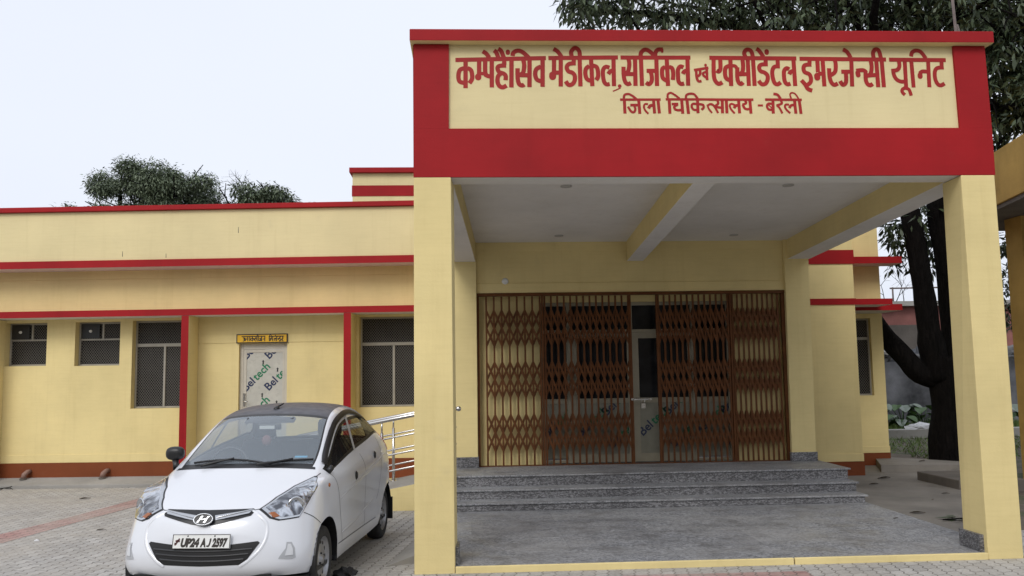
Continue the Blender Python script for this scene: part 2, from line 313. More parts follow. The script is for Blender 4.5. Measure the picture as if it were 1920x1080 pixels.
# painted strokes, millimetres on the panel: (width, points)
LETTERS=[(37,[(-109,4710),(748,4731)]),(37,[(-13,4702),(-16,4436)]),(37,[(-29,4630),(-68,4611),(-82,4557),(-72,4503),(-30,4487)]),(37,[(3,4631),(37,4611),(48,4557),(43,4519),(20,4484)]),(37,[(115,4703),(113,4573)]),(53,[(105,4565),(103,4525)]),(30,[(107,4579),(159,4576),(180,4557),(222,4549)]),(37,[(172,4703),(171,4595),(185,4560),(222,4549)]),(37,[(234,4709),(231,4444)]),(37,[(149,4795),(182,4773),(211,4734)]),(37,[(352,4709),(351,4655)]),(37,[(370,4657),(312,4654),(288,4636),(301,4595),(342,4579),(363,4557),(362,4514)]),(37,[(322,4582),(292,4552),(286,4498),(304,4458),(335,4445),(371,4463)]),(37,[(256,4804),(277,4785),(297,4733)]),(37,[(296,4820),(322,4801),(350,4731)]),(36,[(388,4804),(387,4769)]),(37,[(421,4714),(416,4444)]),(37,[(432,4750),(440,4782),(483,4803),(530,4786),(584,4736)]),(37,[(533,4709),(541,4661),(529,4590),(492,4563)]),(37,[(477,4631),(477,4531),(490,4477),(519,4463),(538,4474)]),(37,[(487,4564),(584,4563)]),(37,[(592,4710),(587,4447)]),(37,[(716,4715),(711,4450)]),(37,[(699,4647),(656,4623),(643,4574),(657,4523),(696,4505)]),(36,[(771,4731),(1436,4739)]),(36,[(825,4724),(822,4594)]),(59,[(809,4584),(808,4531)]),(36,[(827,4589),(888,4589)]),(36,[(889,4724),(883,4454)]),(36,[(822,4821),(859,4797),(896,4746)]),(36,[(1013,4725),(1012,4681)]),(36,[(1031,4680),(969,4674),(944,4642),(958,4604),(998,4587),(1019,4556),(1015,4507),(991,4475),(956,4471),(932,4505)]),(36,[(1069,4734),(1071,4455)]),(36,[(994,4744),(991,4795),(1029,4831),(1066,4800),(1072,4734)]),(36,[(1178,4725),(1184,4457)]),(36,[(1160,4655),(1128,4628),(1120,4580),(1133,4529),(1168,4509)]),(36,[(1195,4658),(1230,4643),(1242,4590),(1239,4546),(1221,4517)]),(36,[(1353,4638),(1317,4647),(1292,4619),(1288,4570),(1297,4503),(1320,4475),(1351,4479)]),(36,[(1339,4575),(1359,4602),(1387,4612)]),(36,[(1393,4726),(1391,4457)]),(32,[(1442,4467),(1449,4450)]),(11,[(1453,4440),(1379,4407)]),(36,[(1461,4738),(2135,4739)]),(36,[(1537,4724),(1544,4675),(1531,4606),(1504,4577)]),(36,[(1487,4648),(1487,4557),(1500,4499),(1525,4478),(1554,4489)]),(36,[(1499,4576),(1595,4576)]),(36,[(1600,4724),(1597,4460)]),(36,[(1657,4724),(1659,4460)]),(36,[(1654,4754),(1662,4791),(1699,4816),(1741,4801),(1795,4747)]),(36,[(1805,4725),(1803,4460)]),(36,[(1707,4608),(1793,4608)]),(36,[(1745,4607),(1756,4548),(1751,4504),(1726,4477),(1698,4494)]),(36,[(1795,4749),(1800,4789),(1824,4816),(1872,4819)]),(23,[(1864,4823),(1863,4791)]),(36,[(1905,4720),(1909,4460)]),(36,[(1888,4646),(1861,4629),(1855,4587),(1863,4536),(1898,4511)]),(36,[(1924,4647),(1955,4632),(1963,4583),(1957,4519)]),(36,[(2064,4642),(2035,4652),(2011,4622),(2008,4568),(2011,4507),(2034,4480),(2065,4485)]),(36,[(2057,4578),(2069,4600),(2101,4615)]),(36,[(2105,4726),(2103,4463)]),(23,[(2164,4615),(2305,4640)]),(23,[(2186,4612),(2187,4549),(2203,4507),(2233,4509)]),(23,[(2222,4617),(2222,4578),(2198,4553)]),(23,[(2288,4627),(2288,4517)]),(21,[(2277,4598),(2252,4586),(2255,4563),(2284,4539)]),(22,[(2278,4674),(2278,4655)]),(36,[(2317,4738),(3165,4733)]),(36,[(2358,4723),(2354,4572),(2367,4510),(2399,4481),(2434,4497)]),(36,[(2422,4723),(2421,4634),(2404,4603),(2382,4613)]),(36,[(2521,4718),(2518,4460)]),(36,[(2509,4659),(2472,4640),(2463,4588),(2473,4536),(2510,4516)]),(29,[(2537,4661),(2567,4655),(2581,4627)]),(36,[(2585,4645),(2581,4546),(2591,4497),(2614,4480),(2635,4497)]),(36,[(2638,4723),(2642,4661),(2632,4598),(2597,4576)]),(36,[(2597,4576),(2682,4577)]),(36,[(2690,4718),(2690,4461)]),(36,[(2742,4724),(2746,4461)]),(36,[(2669,4749),(2658,4786),(2682,4818),(2718,4813),(2736,4779),(2741,4724)]),(36,[(2778,4829),(2805,4810),(2844,4749)]),(38,[(2879,4816),(2877,4777)]),(36,[(2865,4719),(2863,4677)]),(36,[(2884,4675),(2822,4672),(2798,4646),(2809,4609),(2849,4592),(2875,4565),(2874,4521),(2852,4484),(2816,4478),(2787,4513)]),(36,[(2981,4719),(2981,4656)]),(36,[(3001,4654),(2950,4651),(2926,4615),(2925,4552),(2941,4492),(2970,4477),(3002,4497)]),(36,[(3091,4625),(3065,4637),(3040,4610),(3036,4563),(3042,4505),(3065,4478),(3096,4485)]),(36,[(3088,4576),(3102,4599),(3131,4611)]),(36,[(3136,4720),(3141,4461)]),(36,[(3196,4731),(4048,4725)]),(36,[(3293,4715),(3291,4672)]),(36,[(3310,4673),(3251,4669),(3231,4642),(3240,4599),(3282,4579),(3298,4543),(3293,4500),(3260,4470)]),(36,[(3204,4518),(3239,4476),(3263,4433),(3305,4415)]),(36,[(3370,4715),(3370,4597)]),(52,[(3360,4578),(3361,4527)]),(36,[(3377,4583),(3419,4583)]),(36,[(3422,4715),(3426,4457)]),(36,[(3543,4716),(3548,4673),(3538,4602),(3488,4565)]),(36,[(3481,4637),(3482,4554),(3496,4497),(3525,4473),(3559,4487)]),(36,[(3704,4716),(3698,4457)]),(36,[(3599,4603),(3687,4603)]),(36,[(3644,4600),(3643,4522),(3633,4487),(3605,4474),(3582,4511)]),(36,[(3627,4824),(3666,4800),(3700,4743)]),(42,[(3759,4606),(3765,4557)]),(36,[(3746,4613),(3816,4618),(3844,4595)]),(36,[(3894,4717),(3901,4652),(3885,4581),(3842,4559)]),(36,[(3838,4614),(3836,4522),(3851,4482),(3877,4469),(3902,4484)]),(36,[(3843,4565),(3942,4571)]),(36,[(3950,4717),(3954,4450)]),(36,[(4003,4722),(4010,4450)]),(36,[(3925,4744),(3923,4795),(3952,4827),(3982,4809),(3999,4728)]),(35,[(4077,4724),(4640,4721)]),(35,[(4173,4712),(4175,4658),(4151,4622),(4094,4613)]),(35,[(4112,4630),(4116,4576),(4140,4528),(4185,4506),(4233,4509)]),(35,[(4232,4712),(4230,4447)]),(30,[(4221,4447),(4190,4425),(4191,4399),(4214,4374)]),(30,[(4213,4442),(4255,4428),(4275,4366)]),(35,[(4297,4712),(4304,4447)]),(35,[(4298,4756),(4310,4796),(4349,4816),(4397,4802),(4444,4737)]),(35,[(4464,4718),(4460,4450)]),(35,[(4454,4604),(4401,4607),(4372,4585)]),(44,[(4375,4585),(4376,4544)]),(35,[(4597,4713),(4595,4648)]),(35,[(4616,4647),(4551,4641),(4524,4604),(4523,4534),(4544,4483),(4575,4469),(4614,4488)]),(21,[(1445,4326),(1834,4327)]),(21,[(1882,4329),(2353,4328)]),(26,[(1486,4320),(1488,4191)]),(20,[(1481,4339),(1489,4371),(1523,4381),(1556,4368),(1600,4334)]),(26,[(1623,4320),(1630,4188)]),(24,[(1541,4273),(1615,4273)]),(20,[(1579,4269),(1588,4232),(1572,4203),(1544,4215),(1519,4259)]),(17,[(1711,4282),(1680,4281),(1671,4252),(1685,4218),(1712,4189)]),(27,[(1714,4240),(1732,4266),(1758,4270)]),(26,[(1765,4320),(1771,4191)]),(26,[(1808,4320),(1817,4192)]),(26,[(1915,4320),(1918,4189)]),(18,[(1902,4339),(1903,4376),(1930,4393),(1968,4374),(2015,4337)]),(21,[(1938,4283),(2001,4285)]),(22,[(1996,4278),(1963,4259),(1970,4232),(2001,4223),(2035,4227)]),(26,[(2035,4320),(2041,4189)]),(26,[(2086,4320),(2096,4187)]),(20,[(2077,4339),(2083,4371),(2122,4385),(2160,4376),(2190,4335)]),(26,[(2187,4320),(2188,4194)]),(20,[(2176,4283),(2142,4285),(2128,4261),(2145,4230),(2176,4225)]),(21,[(2202,4282),(2238,4275),(2243,4249),(2222,4227)]),(18,[(2286,4269),(2308,4282),(2341,4271)]),(16,[(2281,4278),(2290,4242),(2322,4196)]),(21,[(2295,4327),(2727,4326)]),(21,[(2841,4327),(3198,4325)]),(20,[(2379,4315),(2385,4288),(2350,4260)]),(19,[(2298,4280),(2324,4282),(2350,4256),(2382,4195)]),(22,[(2350,4256),(2414,4247)]),(26,[(2426,4320),(2424,4192)]),(26,[(2465,4320),(2467,4192)]),(18,[(2553,4269),(2515,4285),(2497,4269),(2508,4232),(2542,4191)]),(25,[(2537,4242),(2553,4266),(2582,4272)]),(26,[(2584,4320),(2589,4192)]),(21,[(2649,4315),(2655,4292),(2618,4276)]),(22,[(2623,4276),(2640,4242),(2667,4232),(2692,4238)]),(26,[(2693,4320),(2699,4189)]),(18,[(2768,4270),(2818,4269)]),(26,[(2917,4320),(2915,4190)]),(21,[(2904,4286),(2870,4285),(2857,4261),(2870,4232),(2902,4226)]),(10,[(2872,4274),(2903,4244)]),(21,[(2996,4315),(3000,4288),(2950,4269)]),(19,[(2950,4272),(2978,4244),(3003,4191)]),(24,[(2924,4383),(2964,4374),(2991,4335)]),(18,[(3072,4276),(3040,4278),(3031,4254),(3049,4222),(3080,4194)]),(23,[(3072,4244),(3091,4269),(3125,4275)]),(26,[(3127,4320),(3134,4189)]),(26,[(3173,4320),(3184,4187)]),(14,[(3096,4337),(3086,4374),(3101,4393),(3135,4384),(3168,4335)])]
SIGNTXT=[(15,[(447,2468),(857,2467)]),(15,[(912,2460),(1174,2465)]),(15,[(469,2446),(509,2440),(485,2422),(516,2403),(470,2389)]),(15,[(485,2422),(555,2424)]),(15,[(554,2466),(555,2387)]),(15,[(588,2466),(589,2387)]),(15,[(634,2465),(635,2383)]),(15,[(628,2441),(604,2426),(607,2408),(632,2401)]),(15,[(637,2438),(662,2425),(653,2401)]),(15,[(689,2464),(692,2437),(671,2422)]),(15,[(665,2437),(671,2407),(690,2385)]),(15,[(671,2422),(714,2421)]),(15,[(713,2464),(714,2385)]),(15,[(741,2463),(742,2384)]),(12,[(710,2470),(719,2494),(741,2466)]),(15,[(790,2462),(791,2383)]),(15,[(756,2430),(790,2429)]),(15,[(769,2426),(778,2396),(751,2399)]),(15,[(845,2462),(846,2383)]),(15,[(812,2417),(845,2425)]),(15,[(924,2460),(925,2384)]),(12,[(918,2463),(939,2487),(979,2462)]),(15,[(955,2460),(958,2432),(943,2417)]),(15,[(940,2433),(949,2387)]),(15,[(943,2417),(982,2420)]),(15,[(982,2459),(983,2383)]),(15,[(1034,2428),(1010,2425),(1013,2401),(1029,2386)]),(15,[(1025,2413),(1047,2425)]),(15,[(1049,2458),(1050,2382)]),(12,[(1021,2486),(1046,2461)]),(15,[(1068,2431),(1092,2418),(1068,2406)]),(15,[(1119,2457),(1101,2439),(1105,2421),(1123,2412),(1117,2387),(1090,2388)]),(15,[(1150,2457),(1156,2429),(1135,2414)]),(15,[(1135,2420),(1163,2378)])]

# ================================================================== GROUND
def sheet(name, pts, z, mat, kind='structure', label=None):
    mb = MB(); mb.add([(x, y, z) for x, y in pts], [tuple(range(len(pts)))])
    o = mb.build(name, mat, recalc=False); tag(o, label, None, None, kind); return o
sheet('ground', [(-400, -200), (400, -200), (400, 600), (-400, 600)], 0.0, M['dirt'])
sheet('paved_yard', [(-30, -25), (9, -25), (9, 9.2), (5.4, 9.2), (5.4, 14.9), (-30, 17.0)], 0.004, M['paver'])
sheet('red_paver_band', [(-5.50, 10.2), (-5.12, 9.9), (-4.86, 11.5), (-4.60, 12.75), (-4.50, 14.55), (-4.78, 14.6), (-4.95, 13.2), (-5.19, 11.6)], 0.0065, M['redpaver'])
sheet('red_paver_patch', [(1.15, 7.25), (2.9, 7.18), (2.9, 7.60), (1.3, 7.62)], 0.008, M['redpaver'])
o = MB().box(-0.50, 5.03, 7.90, 12.9, 0.0, 0.06).build('porch_floor', M['floor']); tag(o, kind='structure')
o = MB().prism([(5.032, 8.4), (6.55, 11.2), (7.6, 13.9), (7.3, 14.2), (7.45, 15.25), (5.032, 15.25)], 0.0, 0.055).build('side_path', M['path']); tag(o, kind='structure')
o = MB().prism([(6.75, 14.15), (8.25, 13.95), (8.35, 14.4), (7.45, 15.45), (7.2, 15.3)], 0.03, 0.17).build('path_slab', M['path']); tag(o, kind='structure')
ft = lambda u, v, z: (-4.375 + 0.99788*u + 0.06506*v, 14.615 - 0.06506*u + 0.99788*v, z)      # frame of the wing: along, into, up
o = MB(ft).hexa([(-8, 0.0, 0), (2.0, 0.0, 0), (2.0, 0.47, 0), (-8, 0.47, 0), (-8, 0.0, 0.058), (2.0, 0.0, 0.058), (2.0, 0.47, 0.142), (-8, 0.47, 0.142)]).build('apron', M['concrete'], bev=0.008); tag(o, kind='structure')
# small smooth ramps
mb = MB(); mb.add([(-0.80, 8.22, 0.006), (-0.505, 8.36, 0.085), (-0.505, 9.55, 0.085), (-0.60, 9.6, 0.006), (-0.505, 8.36, 0.0), (-0.505, 9.55, 0.0), (-0.60, 9.6, 0.0)],
             [(0, 1, 2, 3), (0, 4, 1), (3, 2, 5, 6), (0, 3, 6)])
o = mb.build('concrete_wedge', M['concrete']); tag(o, kind='structure')
mb = MB()
xa, xb, y0, y1 = -2.55, -0.36, 11.55, 12.80
mb.add([(xa, y0, 0.012), (xb, y0, 0.413), (xb, y1, 0.413), (xa, y1, 0.012), (xa, y0, 0), (xb, y0, 0), (xb, y1, 0), (xa, y1, 0)],
       [(0, 1, 2, 3), (4, 5, 1, 0), (7, 3, 2, 6), (5, 6, 2, 1), (4, 0, 3, 7)], [1, 0, 0, 0, 0])
o = mb.build('access_ramp', [M['cream'], M['concrete']]); tag(o, kind='structure')

# ================================================================== HOSPITAL BUILDING
BLD = empty('hospital_building', (0, 12.7, 0))
tag(BLD, 'single storey cream hospital building with red bands and a pillared entrance portico', 'building')
_bi = BLD.matrix_world
def P(mb, name, mats, parent=BLD, bev=0.0, label=None):
    o = mb.build(name, mats, None, bev)
    o.parent = parent
    q = parent; off = Vector((0, 0, 0))
    while q is not None: off += q.location; q = q.parent
    o.matrix_parent_inverse = Matrix.Translation(-off)
    if label: o['label'] = label
    return o
def wall_holes(mb, u0, u1, z0, z1, v, holes, depth):
    us = sorted({u0, u1, *[h[0] for h in holes], *[h[1] for h in holes]}); zs = sorted({z0, z1, *[h[2] for h in holes], *[h[3] for h in holes]})
    for a, b in zip(us, us[1:]):
        for c, d in zip(zs, zs[1:]):
            mu, mz = (a+b)/2, (c+d)/2
            if any(h[0] < mu < h[1] and h[2] < mz < h[3] for h in holes): continue
            mb.add([(a, v, c), (b, v, c), (b, v, d), (a, v, d)], [(0, 1, 2, 3)])
    for a, b, c, d in holes:
        for q in ([(a, v, c), (a, v, d), (a, v+depth, d), (a, v+depth, c)], [(b, v, c), (b, v+depth, c), (b, v+depth, d), (b, v, d)],
                  [(a, v, d), (b, v, d), (b, v+depth, d), (a, v+depth, d)], [(a, v, c), (a, v+depth, c), (b, v+depth, c), (b, v, c)]):
            mb.add(q, [(0, 1, 2, 3)])
W0 = 0.45
wins = [(-3.66, -2.938, 2.022, 2.765), (-2.448, -1.668, 2.010, 2.765), (-1.455, -0.56, 1.27, 2.775), (2.455, 3.60, 1.235, 2.775)]
door = (0.392, 1.222, 0.10, 2.345)
# ---- wing: wall, bands, ledges, fins
mb = MB(ft); wall_holes(mb, -9.0, 4.6, 0.0, 3.66, W0, wins+[door], 0.18)
P(mb, 'wing_wall', M['cream'])
mb = MB(ft); mb.box(-9.0, -3.66, 0.06, W0-0.002, 0.05, 2.81); P(mb, 'wall_return', M['cream'], bev=0.006)
mb = MB(ft); mb.box(-9.0, -3.648, 0.045, W0-0.02, 0.06, 0.376); P(mb, 'plinth', M['brown'], bev=0.004)
mb = MB(ft); mb.box(-9.0, 4.6, W0-0.014, W0-0.001, 3.498, 3.655); P(mb, 'plaster_band', M['cream'], bev=0.004)
mb = MB(ft); mb.box(-0.305, 2.282, W0-0.010, W0-0.001, 2.363, 2.505); P(mb, 'lintel_band', M['cream'], bev=0.003)
for a, b in ((-3.655, 0.388), (1.226, 4.6)): mb = MB(ft); mb.box(a, b, W0-0.010, W0-0.001, 0.378, 0.513); P(mb, 'dado_band', M['cream'], bev=0.003)
for a, b in ((-3.655, 0.388), (1.226, 4.6)): mb = MB(ft); mb.box(a, b, W0-0.018, W0-0.001, 0.052, 0.376); P(mb, 'plinth', M['brown'], bev=0.004)
mb = MB(ft); mb.box(-9.0, 4.6, 0.03, 0.22, 3.770, 4.605); P(mb, 'parapet', M['cream2'], bev=0.006)
mb = MB(ft); mb.box(-9.0, 4.6, -0.035, 0.27, 4.607, 4.69); P(mb, 'coping', M['red'], bev=0.006)
mb = MB(ft); mb.box(-9.0, 4.6, 0.0, 0.70, 3.645, 3.768, [1, 0, 0, 0, 0, 0]); P(mb, 'roof_ledge', [M['red'], M['soffit']], bev=0.004)
mb = MB(ft); mb.box(-9.0, 4.6, 0.0, W0-0.003, 2.815, 2.926, [1, 0, 0, 0, 0, 0]); P(mb, 'window_ledge', [M['red'], M['soffit']], bev=0.004)
for a, b in ((-0.434, -0.308), (2.283, 2.409)):
    mb = MB(ft); mb.box(a, b, 0.004, W0-0.003, 0.055, 2.812, [0, 0, 0, 1, 0, 1]); P(mb, 'fin', [M['red'], M['cream']], bev=0.003)
mb = MB(ft); mb.box(-9.0, 4.6, 0.72, 9.0, 3.70, 3.95); P(mb, 'roof', M['concrete'])
# ---- windows of the wing
def window(h, bars, T=ft, v=W0+0.135, fr=0.030, diag=0.042):
    a, b, c, d = h
    mb = MB(T); f = fr
    mb.box(a+0.002, a+f, v, v+0.045, c+0.002, d-0.002); mb.box(b-f, b-0.002, v, v+0.045, c+0.002, d-0.002)
    mb.box(a+f, b-f, v, v+0.045, d-f, d-0.002); mb.box(a+f, b-f, v-0.01, v+0.045, c+0.002, c+f)
    for k, p, lo, hi, wd in bars:
        if k == 'h': mb.box(a+f, b-f, v+0.002, v+0.043, p-wd/2, p+wd/2)
        else: mb.box(p-wd/2, p+wd/2, v+0.004, v+0.041, lo, hi)
    W = P(mb, 'window', M['aluw'], bev=0.003)
    g = MB(T); g.add([(a+f, v+0.035, c+f), (b-f, v+0.035, c+f), (b-f, v+0.035, d-f), (a+f, v+0.035, d-f)], [(0, 1, 2, 3)])
    o = g.build('pane', M['dglass']); o.parent = W; o.matrix_parent_inverse = W.matrix_parent_inverse.copy() if False else Matrix.Identity(4)
    q = MB(T); s = diag; r = 0.0034; A, B, Cc, D = a+f, b-f, c+f, d-f
    for sg in (1, -1):
        for i in range(-200, 200):
            # line z = Cc + sg*(u-A)*1.25 + i*s
            seg = []
            for u in (A, B):
                z = Cc + sg*(u-A)*1.25 + i*s*1.25
                seg.append((u, z))
            (u0, z0), (u1, z1) = seg
            ts = [0.0, 1.0]
            if z1 != z0:
                t0, t1 = (Cc-z0)/(z1-z0), (D-z0)/(z1-z0)
                lo, hi = max(0, min(t0, t1)), min(1, max(t0, t1))
            if lo >= hi: continue
            p, e = (u0+(u1-u0)*lo, z0+(z1-z0)*lo), (u0+(u1-u0)*hi, z0+(z1-z0)*hi)
            nx, nzz = -(e[1]-p[1]), (e[0]-p[0]); L = math.hypot(nx, nzz); nx, nzz = nx/L*r, nzz/L*r
            y = v+0.020+0.001*sg
            q.add([(p[0]+nx, y, p[1]+nzz), (e[0]+nx, y, e[1]+nzz), (e[0]-nx, y, e[1]-nzz), (p[0]-nx, y, p[1]-nzz)], [(0, 1, 2, 3)])
    o = q.build('wire_mesh', M['mesh']); o.parent = W
    return W
def _fix(W):
    for ch in W.children: ch.matrix_parent_inverse = W.matrix_world.inverted()
def W_children_fix():
    bpy.context.view_layer.update()
W1 = window(wins[0], [('h', 2.47, 0, 0, 0.03), ('v', -3.27, 2.48, 2.74, 0.032)])
W2 = window(wins[1], [('h', 2.465, 0, 0, 0.03), ('v', -2.03, 2.48, 2.74, 0.032)])
W3 = window(wins[2], [('h', 2.352, 0, 0, 0.055), ('v', -0.945, 1.30, 2.33, 0.036)])
W4 = window(wins[3], [('h', 2.31, 0, 0, 0.055), ('v', 3.03, 1.26, 2.29, 0.04)])
# exhaust fan hubs in the two high windows
for W, u in ((W1, -3.47), (W2, -2.24)):
    mb = MB(ft); mb.box(u-0.155, u+0.155, W0+0.122, W0+0.132, 2.49, 2.74)
    o = mb.build('fan_plate', M['black']); o.parent = W
    mb = MB(ft); mb.lathe([(0.001, W0+0.10), (0.022, W0+0.10), (0.026, W0+0.121)], 14, 'y', (u, 0, 2.61)); o = mb.build('fan_hub', M['white']); o.parent = W
# ---- store door of the wing
a, b, c, d = door; v = W0+0.06
mb = MB(ft); mb.box(a, a+0.06, v, v+0.06, c, d); mb.box(b-0.06, b, v, v+0.06, c, d); mb.box(a+0.06, b-0.06, v, v+0.06, d-0.10, d)
D1 = P(mb, 'door', M['alu'], bev=0.004)
mb = MB(ft); mb.box(a+0.062, a+0.115, v+0.005, v+0.045, c, d-0.103); mb.box(b-0.095, b-0.062, v+0.005, v+0.045, c, d-0.103); mb.box(a+0.115, b-0.095, v+0.005, v+0.045, d-0.15, d-0.103); mb.box(a+0.115, b-0.095, v+0.005, v+0.045, c, c+0.12)
o = mb.build('leaf_frame', M['alu']); o.parent = D1
mb = MB(ft); mb.box(a+0.115, b-0.095, v+0.014, v+0.03, c+0.12, d-0.15); o = mb.build('film_panel', M['film']); o.parent = D1
def film_print(parent, T, v, spots, clip, size):
    """printing of the peel-off film, set on the slant and cut at the panel's edges: one object per print"""
    for (cx, cz, ang) in spots:
        b = bmesh.new(); ca, sa = math.cos(R(ang)), math.sin(R(ang))
        for mi, (word, dx) in enumerate((('Bel', 0), ('tech', 1.38*size))):
            vs, fs = text_mesh(word, size, 0.02*size)
            V = [b.verts.new((cx+(x+dx)*ca-y*sa, v, cz+(x+dx)*sa+y*ca)) for x, y, _ in vs]
            for f in fs:
                try: b.faces.new([V[k] for k in f]).material_index = mi
                except ValueError: pass
        for co, no in (((clip[0], 0, 0), (-1, 0, 0)), ((clip[1], 0, 0), (1, 0, 0)), ((0, 0, clip[2]), (0, 0, -1)), ((0, 0, clip[3]), (0, 0, 1))):
            bmesh.ops.bisect_plane(b, geom=b.verts[:]+b.edges[:]+b.faces[:], plane_co=co, plane_no=no, clear_outer=True)
        if T:
            for q in b.verts: q.co = T(*q.co)
        if len(b.faces):
            me = bpy.data.meshes.new('film_print'); b.to_mesh(me); me.materials.append(M['navy']); me.materials.append(M['green'])
            o = bpy.data.objects.new('film_print', me); COL.objects.link(o); o.parent = parent
        b.free()
film_print(D1, ft, v+0.012, [(0.50, 1.52, 45), (0.89, 1.53, 45), (0.50, 2.07, 45), (0.89, 2.07, 45), (0.50, 0.95, 45), (0.89, 0.96, 45)], (a+0.117, b-0.097, c+0.122, d-0.152), 0.192)
for u, z in ((0.79, 2.02), (1.04, 1.89), (0.78, 1.46), (1.03, 1.33)):
    mb = MB(ft); mb.box(u-0.011, u+0.011, v+0.010, v+0.013, z-0.03, z+0.02); mb.add([(u-0.022, v+0.0115, z+0.02), (u+0.022, v+0.0115, z+0.02), (u, v+0.0115, z+0.045)], [(0, 1, 2)])
    o = mb.build('arrow_print', M['black']); o.parent = D1
mb = MB(ft); mb.box(a+0.07, a+0.10, v-0.012, v+0.004, 1.28, 1.50); mb.tube([(a+0.085, v-0.012, 1.36), (a+0.085, v-0.05, 1.36), (a+0.17, v-0.05, 1.36)], 0.008)
o = mb.build('handle', M['steel']); o.parent = D1
for u, z, h in ((0.49, 4.20, .10), (-1.47, 3.83, .09), (-0.73, 3.80, .07)):
    mb = MB(ft); mb.hexa([(u-.004, .027, z), (u+.006, .027, z), (u+.006, .0305, z), (u-.004, .0305, z), (u-.003, .027, z+h), (u+.003, .027, z+h), (u+.003, .0305, z+h), (u-.003, .0305, z+h)]); P(mb, 'rust_streak', M['darkconc'])
# ---- head room on the roof
mb = MB(); mb.box(-2.5, 1.4, 18.5, 21.5, 3.9, 6.135); T_ = P(mb, 'roof_cabin', M['cream2'])
mb = MB(); mb.box(-2.512, 1.412, 18.488, 21.512, 5.634, 5.868); o = mb.build('cabin_band', M['red']); o.parent = T_
mb = MB(); mb.box(-2.56, 1.46, 18.40, 21.56, 6.137, 6.245); o = mb.build('cabin_coping', M['red'], bev=0.006); o.parent = T_

# ---- main block behind the portico
dr = (1.04, 3.97, 0.40, 2.815)
mb = MB(); wall_holes(mb, -0.25, 5.09, 0.0, 4.6, 12.86, [dr], 0.16); P(mb, 'entrance_wall', M['cream'])
mb = MB(); mb.box(-0.26, -0.22, 12.87, 16, 0, 4.5); P(mb, 'flank_wall', M['cream'])
mb = MB(); mb.box(-0.2, 6.2, 13.5, 20, 4.25, 4.5); P(mb, 'roof', M['concrete'])
mb = MB(); mb.hexa([(-0.27, 12.64, 0.424), (0.100, 12.64, 0.424), (0.100, 12.858, 0.424), (-0.27, 12.858, 0.424), (-0.27, 12.64, 3.72), (0.104, 12.64, 3.72), (0.104, 12.858, 3.72), (-0.27, 12.858, 3.72)]); P(mb, 'pier', M['cream'], bev=0.006)
mb = MB(); mb.hexa([(4.706, 12.64, 0.424), (5.065, 12.64, 0.424), (5.065, 12.858, 0.424), (4.706, 12.858, 0.424), (4.730, 12.64, 3.72), (5.098, 12.64, 3.72), (5.098, 12.858, 3.72), (4.730, 12.858, 3.72)]); P(mb, 'pier', M['cream'], bev=0.006)
mb = MB(); mb.box(-0.285, 0.112, 12.622, 12.70, 0.426, 0.575); P(mb, 'skirting', M['granite'], bev=0.003)
mb = MB(); mb.box(4.692, 5.082, 12.622, 12.70, 0.426, 0.552); P(mb, 'skirting', M['granite'], bev=0.003)
mb = MB(); mb.box(0.106, 4.728, 12.715, 12.858, 2.95, 3.74); P(mb, 'lintel', M['cream'], bev=0.004)
mb = MB(); mb.box(0.106, 4.728, 12.703, 12.714, 3.572, 3.74); P(mb, 'plaster_band', M['cream'], bev=0.003)
mb = MB(); mb.box(0.106, 4.728, 12.703, 12.714, 2.95, 3.095); P(mb, 'plaster_band', M['cream'], bev=0.003)
mb = MB(); mb.lathe([(0.001, 12.700), (0.045, 12.700), (0.05, 12.714)], 20, 'y', (0.531, 0, 3.125)); P(mb, 'junction_cover', M['white'])
# ---- aluminium entrance doors behind the gate
dY = 12.925
mb = MB(); a, b, c, d = dr
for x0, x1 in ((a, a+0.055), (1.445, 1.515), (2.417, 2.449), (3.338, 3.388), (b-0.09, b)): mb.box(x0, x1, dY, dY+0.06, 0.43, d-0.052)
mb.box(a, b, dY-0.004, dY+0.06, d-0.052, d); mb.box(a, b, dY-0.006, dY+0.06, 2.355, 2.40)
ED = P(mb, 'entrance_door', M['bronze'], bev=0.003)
for x0, x1, lf in ((a+0.055, 1.445, 0.0), (1.515, 2.417, 0.085), (2.449, 3.338, 0.085), (3.388, b-0.09, 0.0)):
    mb = MB(); zt = 2.355
    if lf:
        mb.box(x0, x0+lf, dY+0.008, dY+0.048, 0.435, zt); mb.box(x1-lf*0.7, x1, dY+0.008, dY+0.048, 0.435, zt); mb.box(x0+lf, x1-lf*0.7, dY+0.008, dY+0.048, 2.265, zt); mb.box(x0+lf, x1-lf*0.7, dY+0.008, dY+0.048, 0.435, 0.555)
    else:
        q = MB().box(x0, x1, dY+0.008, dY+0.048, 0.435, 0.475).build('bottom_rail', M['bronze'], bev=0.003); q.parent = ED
    xl, xr = (x0+lf, x1-lf*0.7) if lf else (x0, x1)
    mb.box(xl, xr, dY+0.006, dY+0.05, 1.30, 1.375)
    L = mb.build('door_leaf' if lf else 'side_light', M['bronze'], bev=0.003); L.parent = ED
    L2 = MB().box(xl, xr, dY+0.026, dY+0.034, 1.375, 2.265 if lf else zt).build('glass', M['dglass']); L2.parent = ED
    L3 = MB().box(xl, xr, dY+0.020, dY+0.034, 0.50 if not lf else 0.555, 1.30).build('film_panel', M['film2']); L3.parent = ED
    film_print(ED, None, dY+0.017, [(xl+0.03, 0.80, 42), (xl+0.50, 0.62, 42), (xl+0.42, 1.10, 42), (xl-0.42, 0.42, 42)], (xl, xr, 0.56, 1.298), 0.185)
for x0, x1 in ((a+0.055, 1.445), (1.515, 2.417), (2.449, 3.338), (3.388, b-0.09)):
    o = MB().box(x0, x1, dY+0.026, dY+0.034, 2.40, d-0.052).build('transom_glass', M['dglass']); o.parent = ED
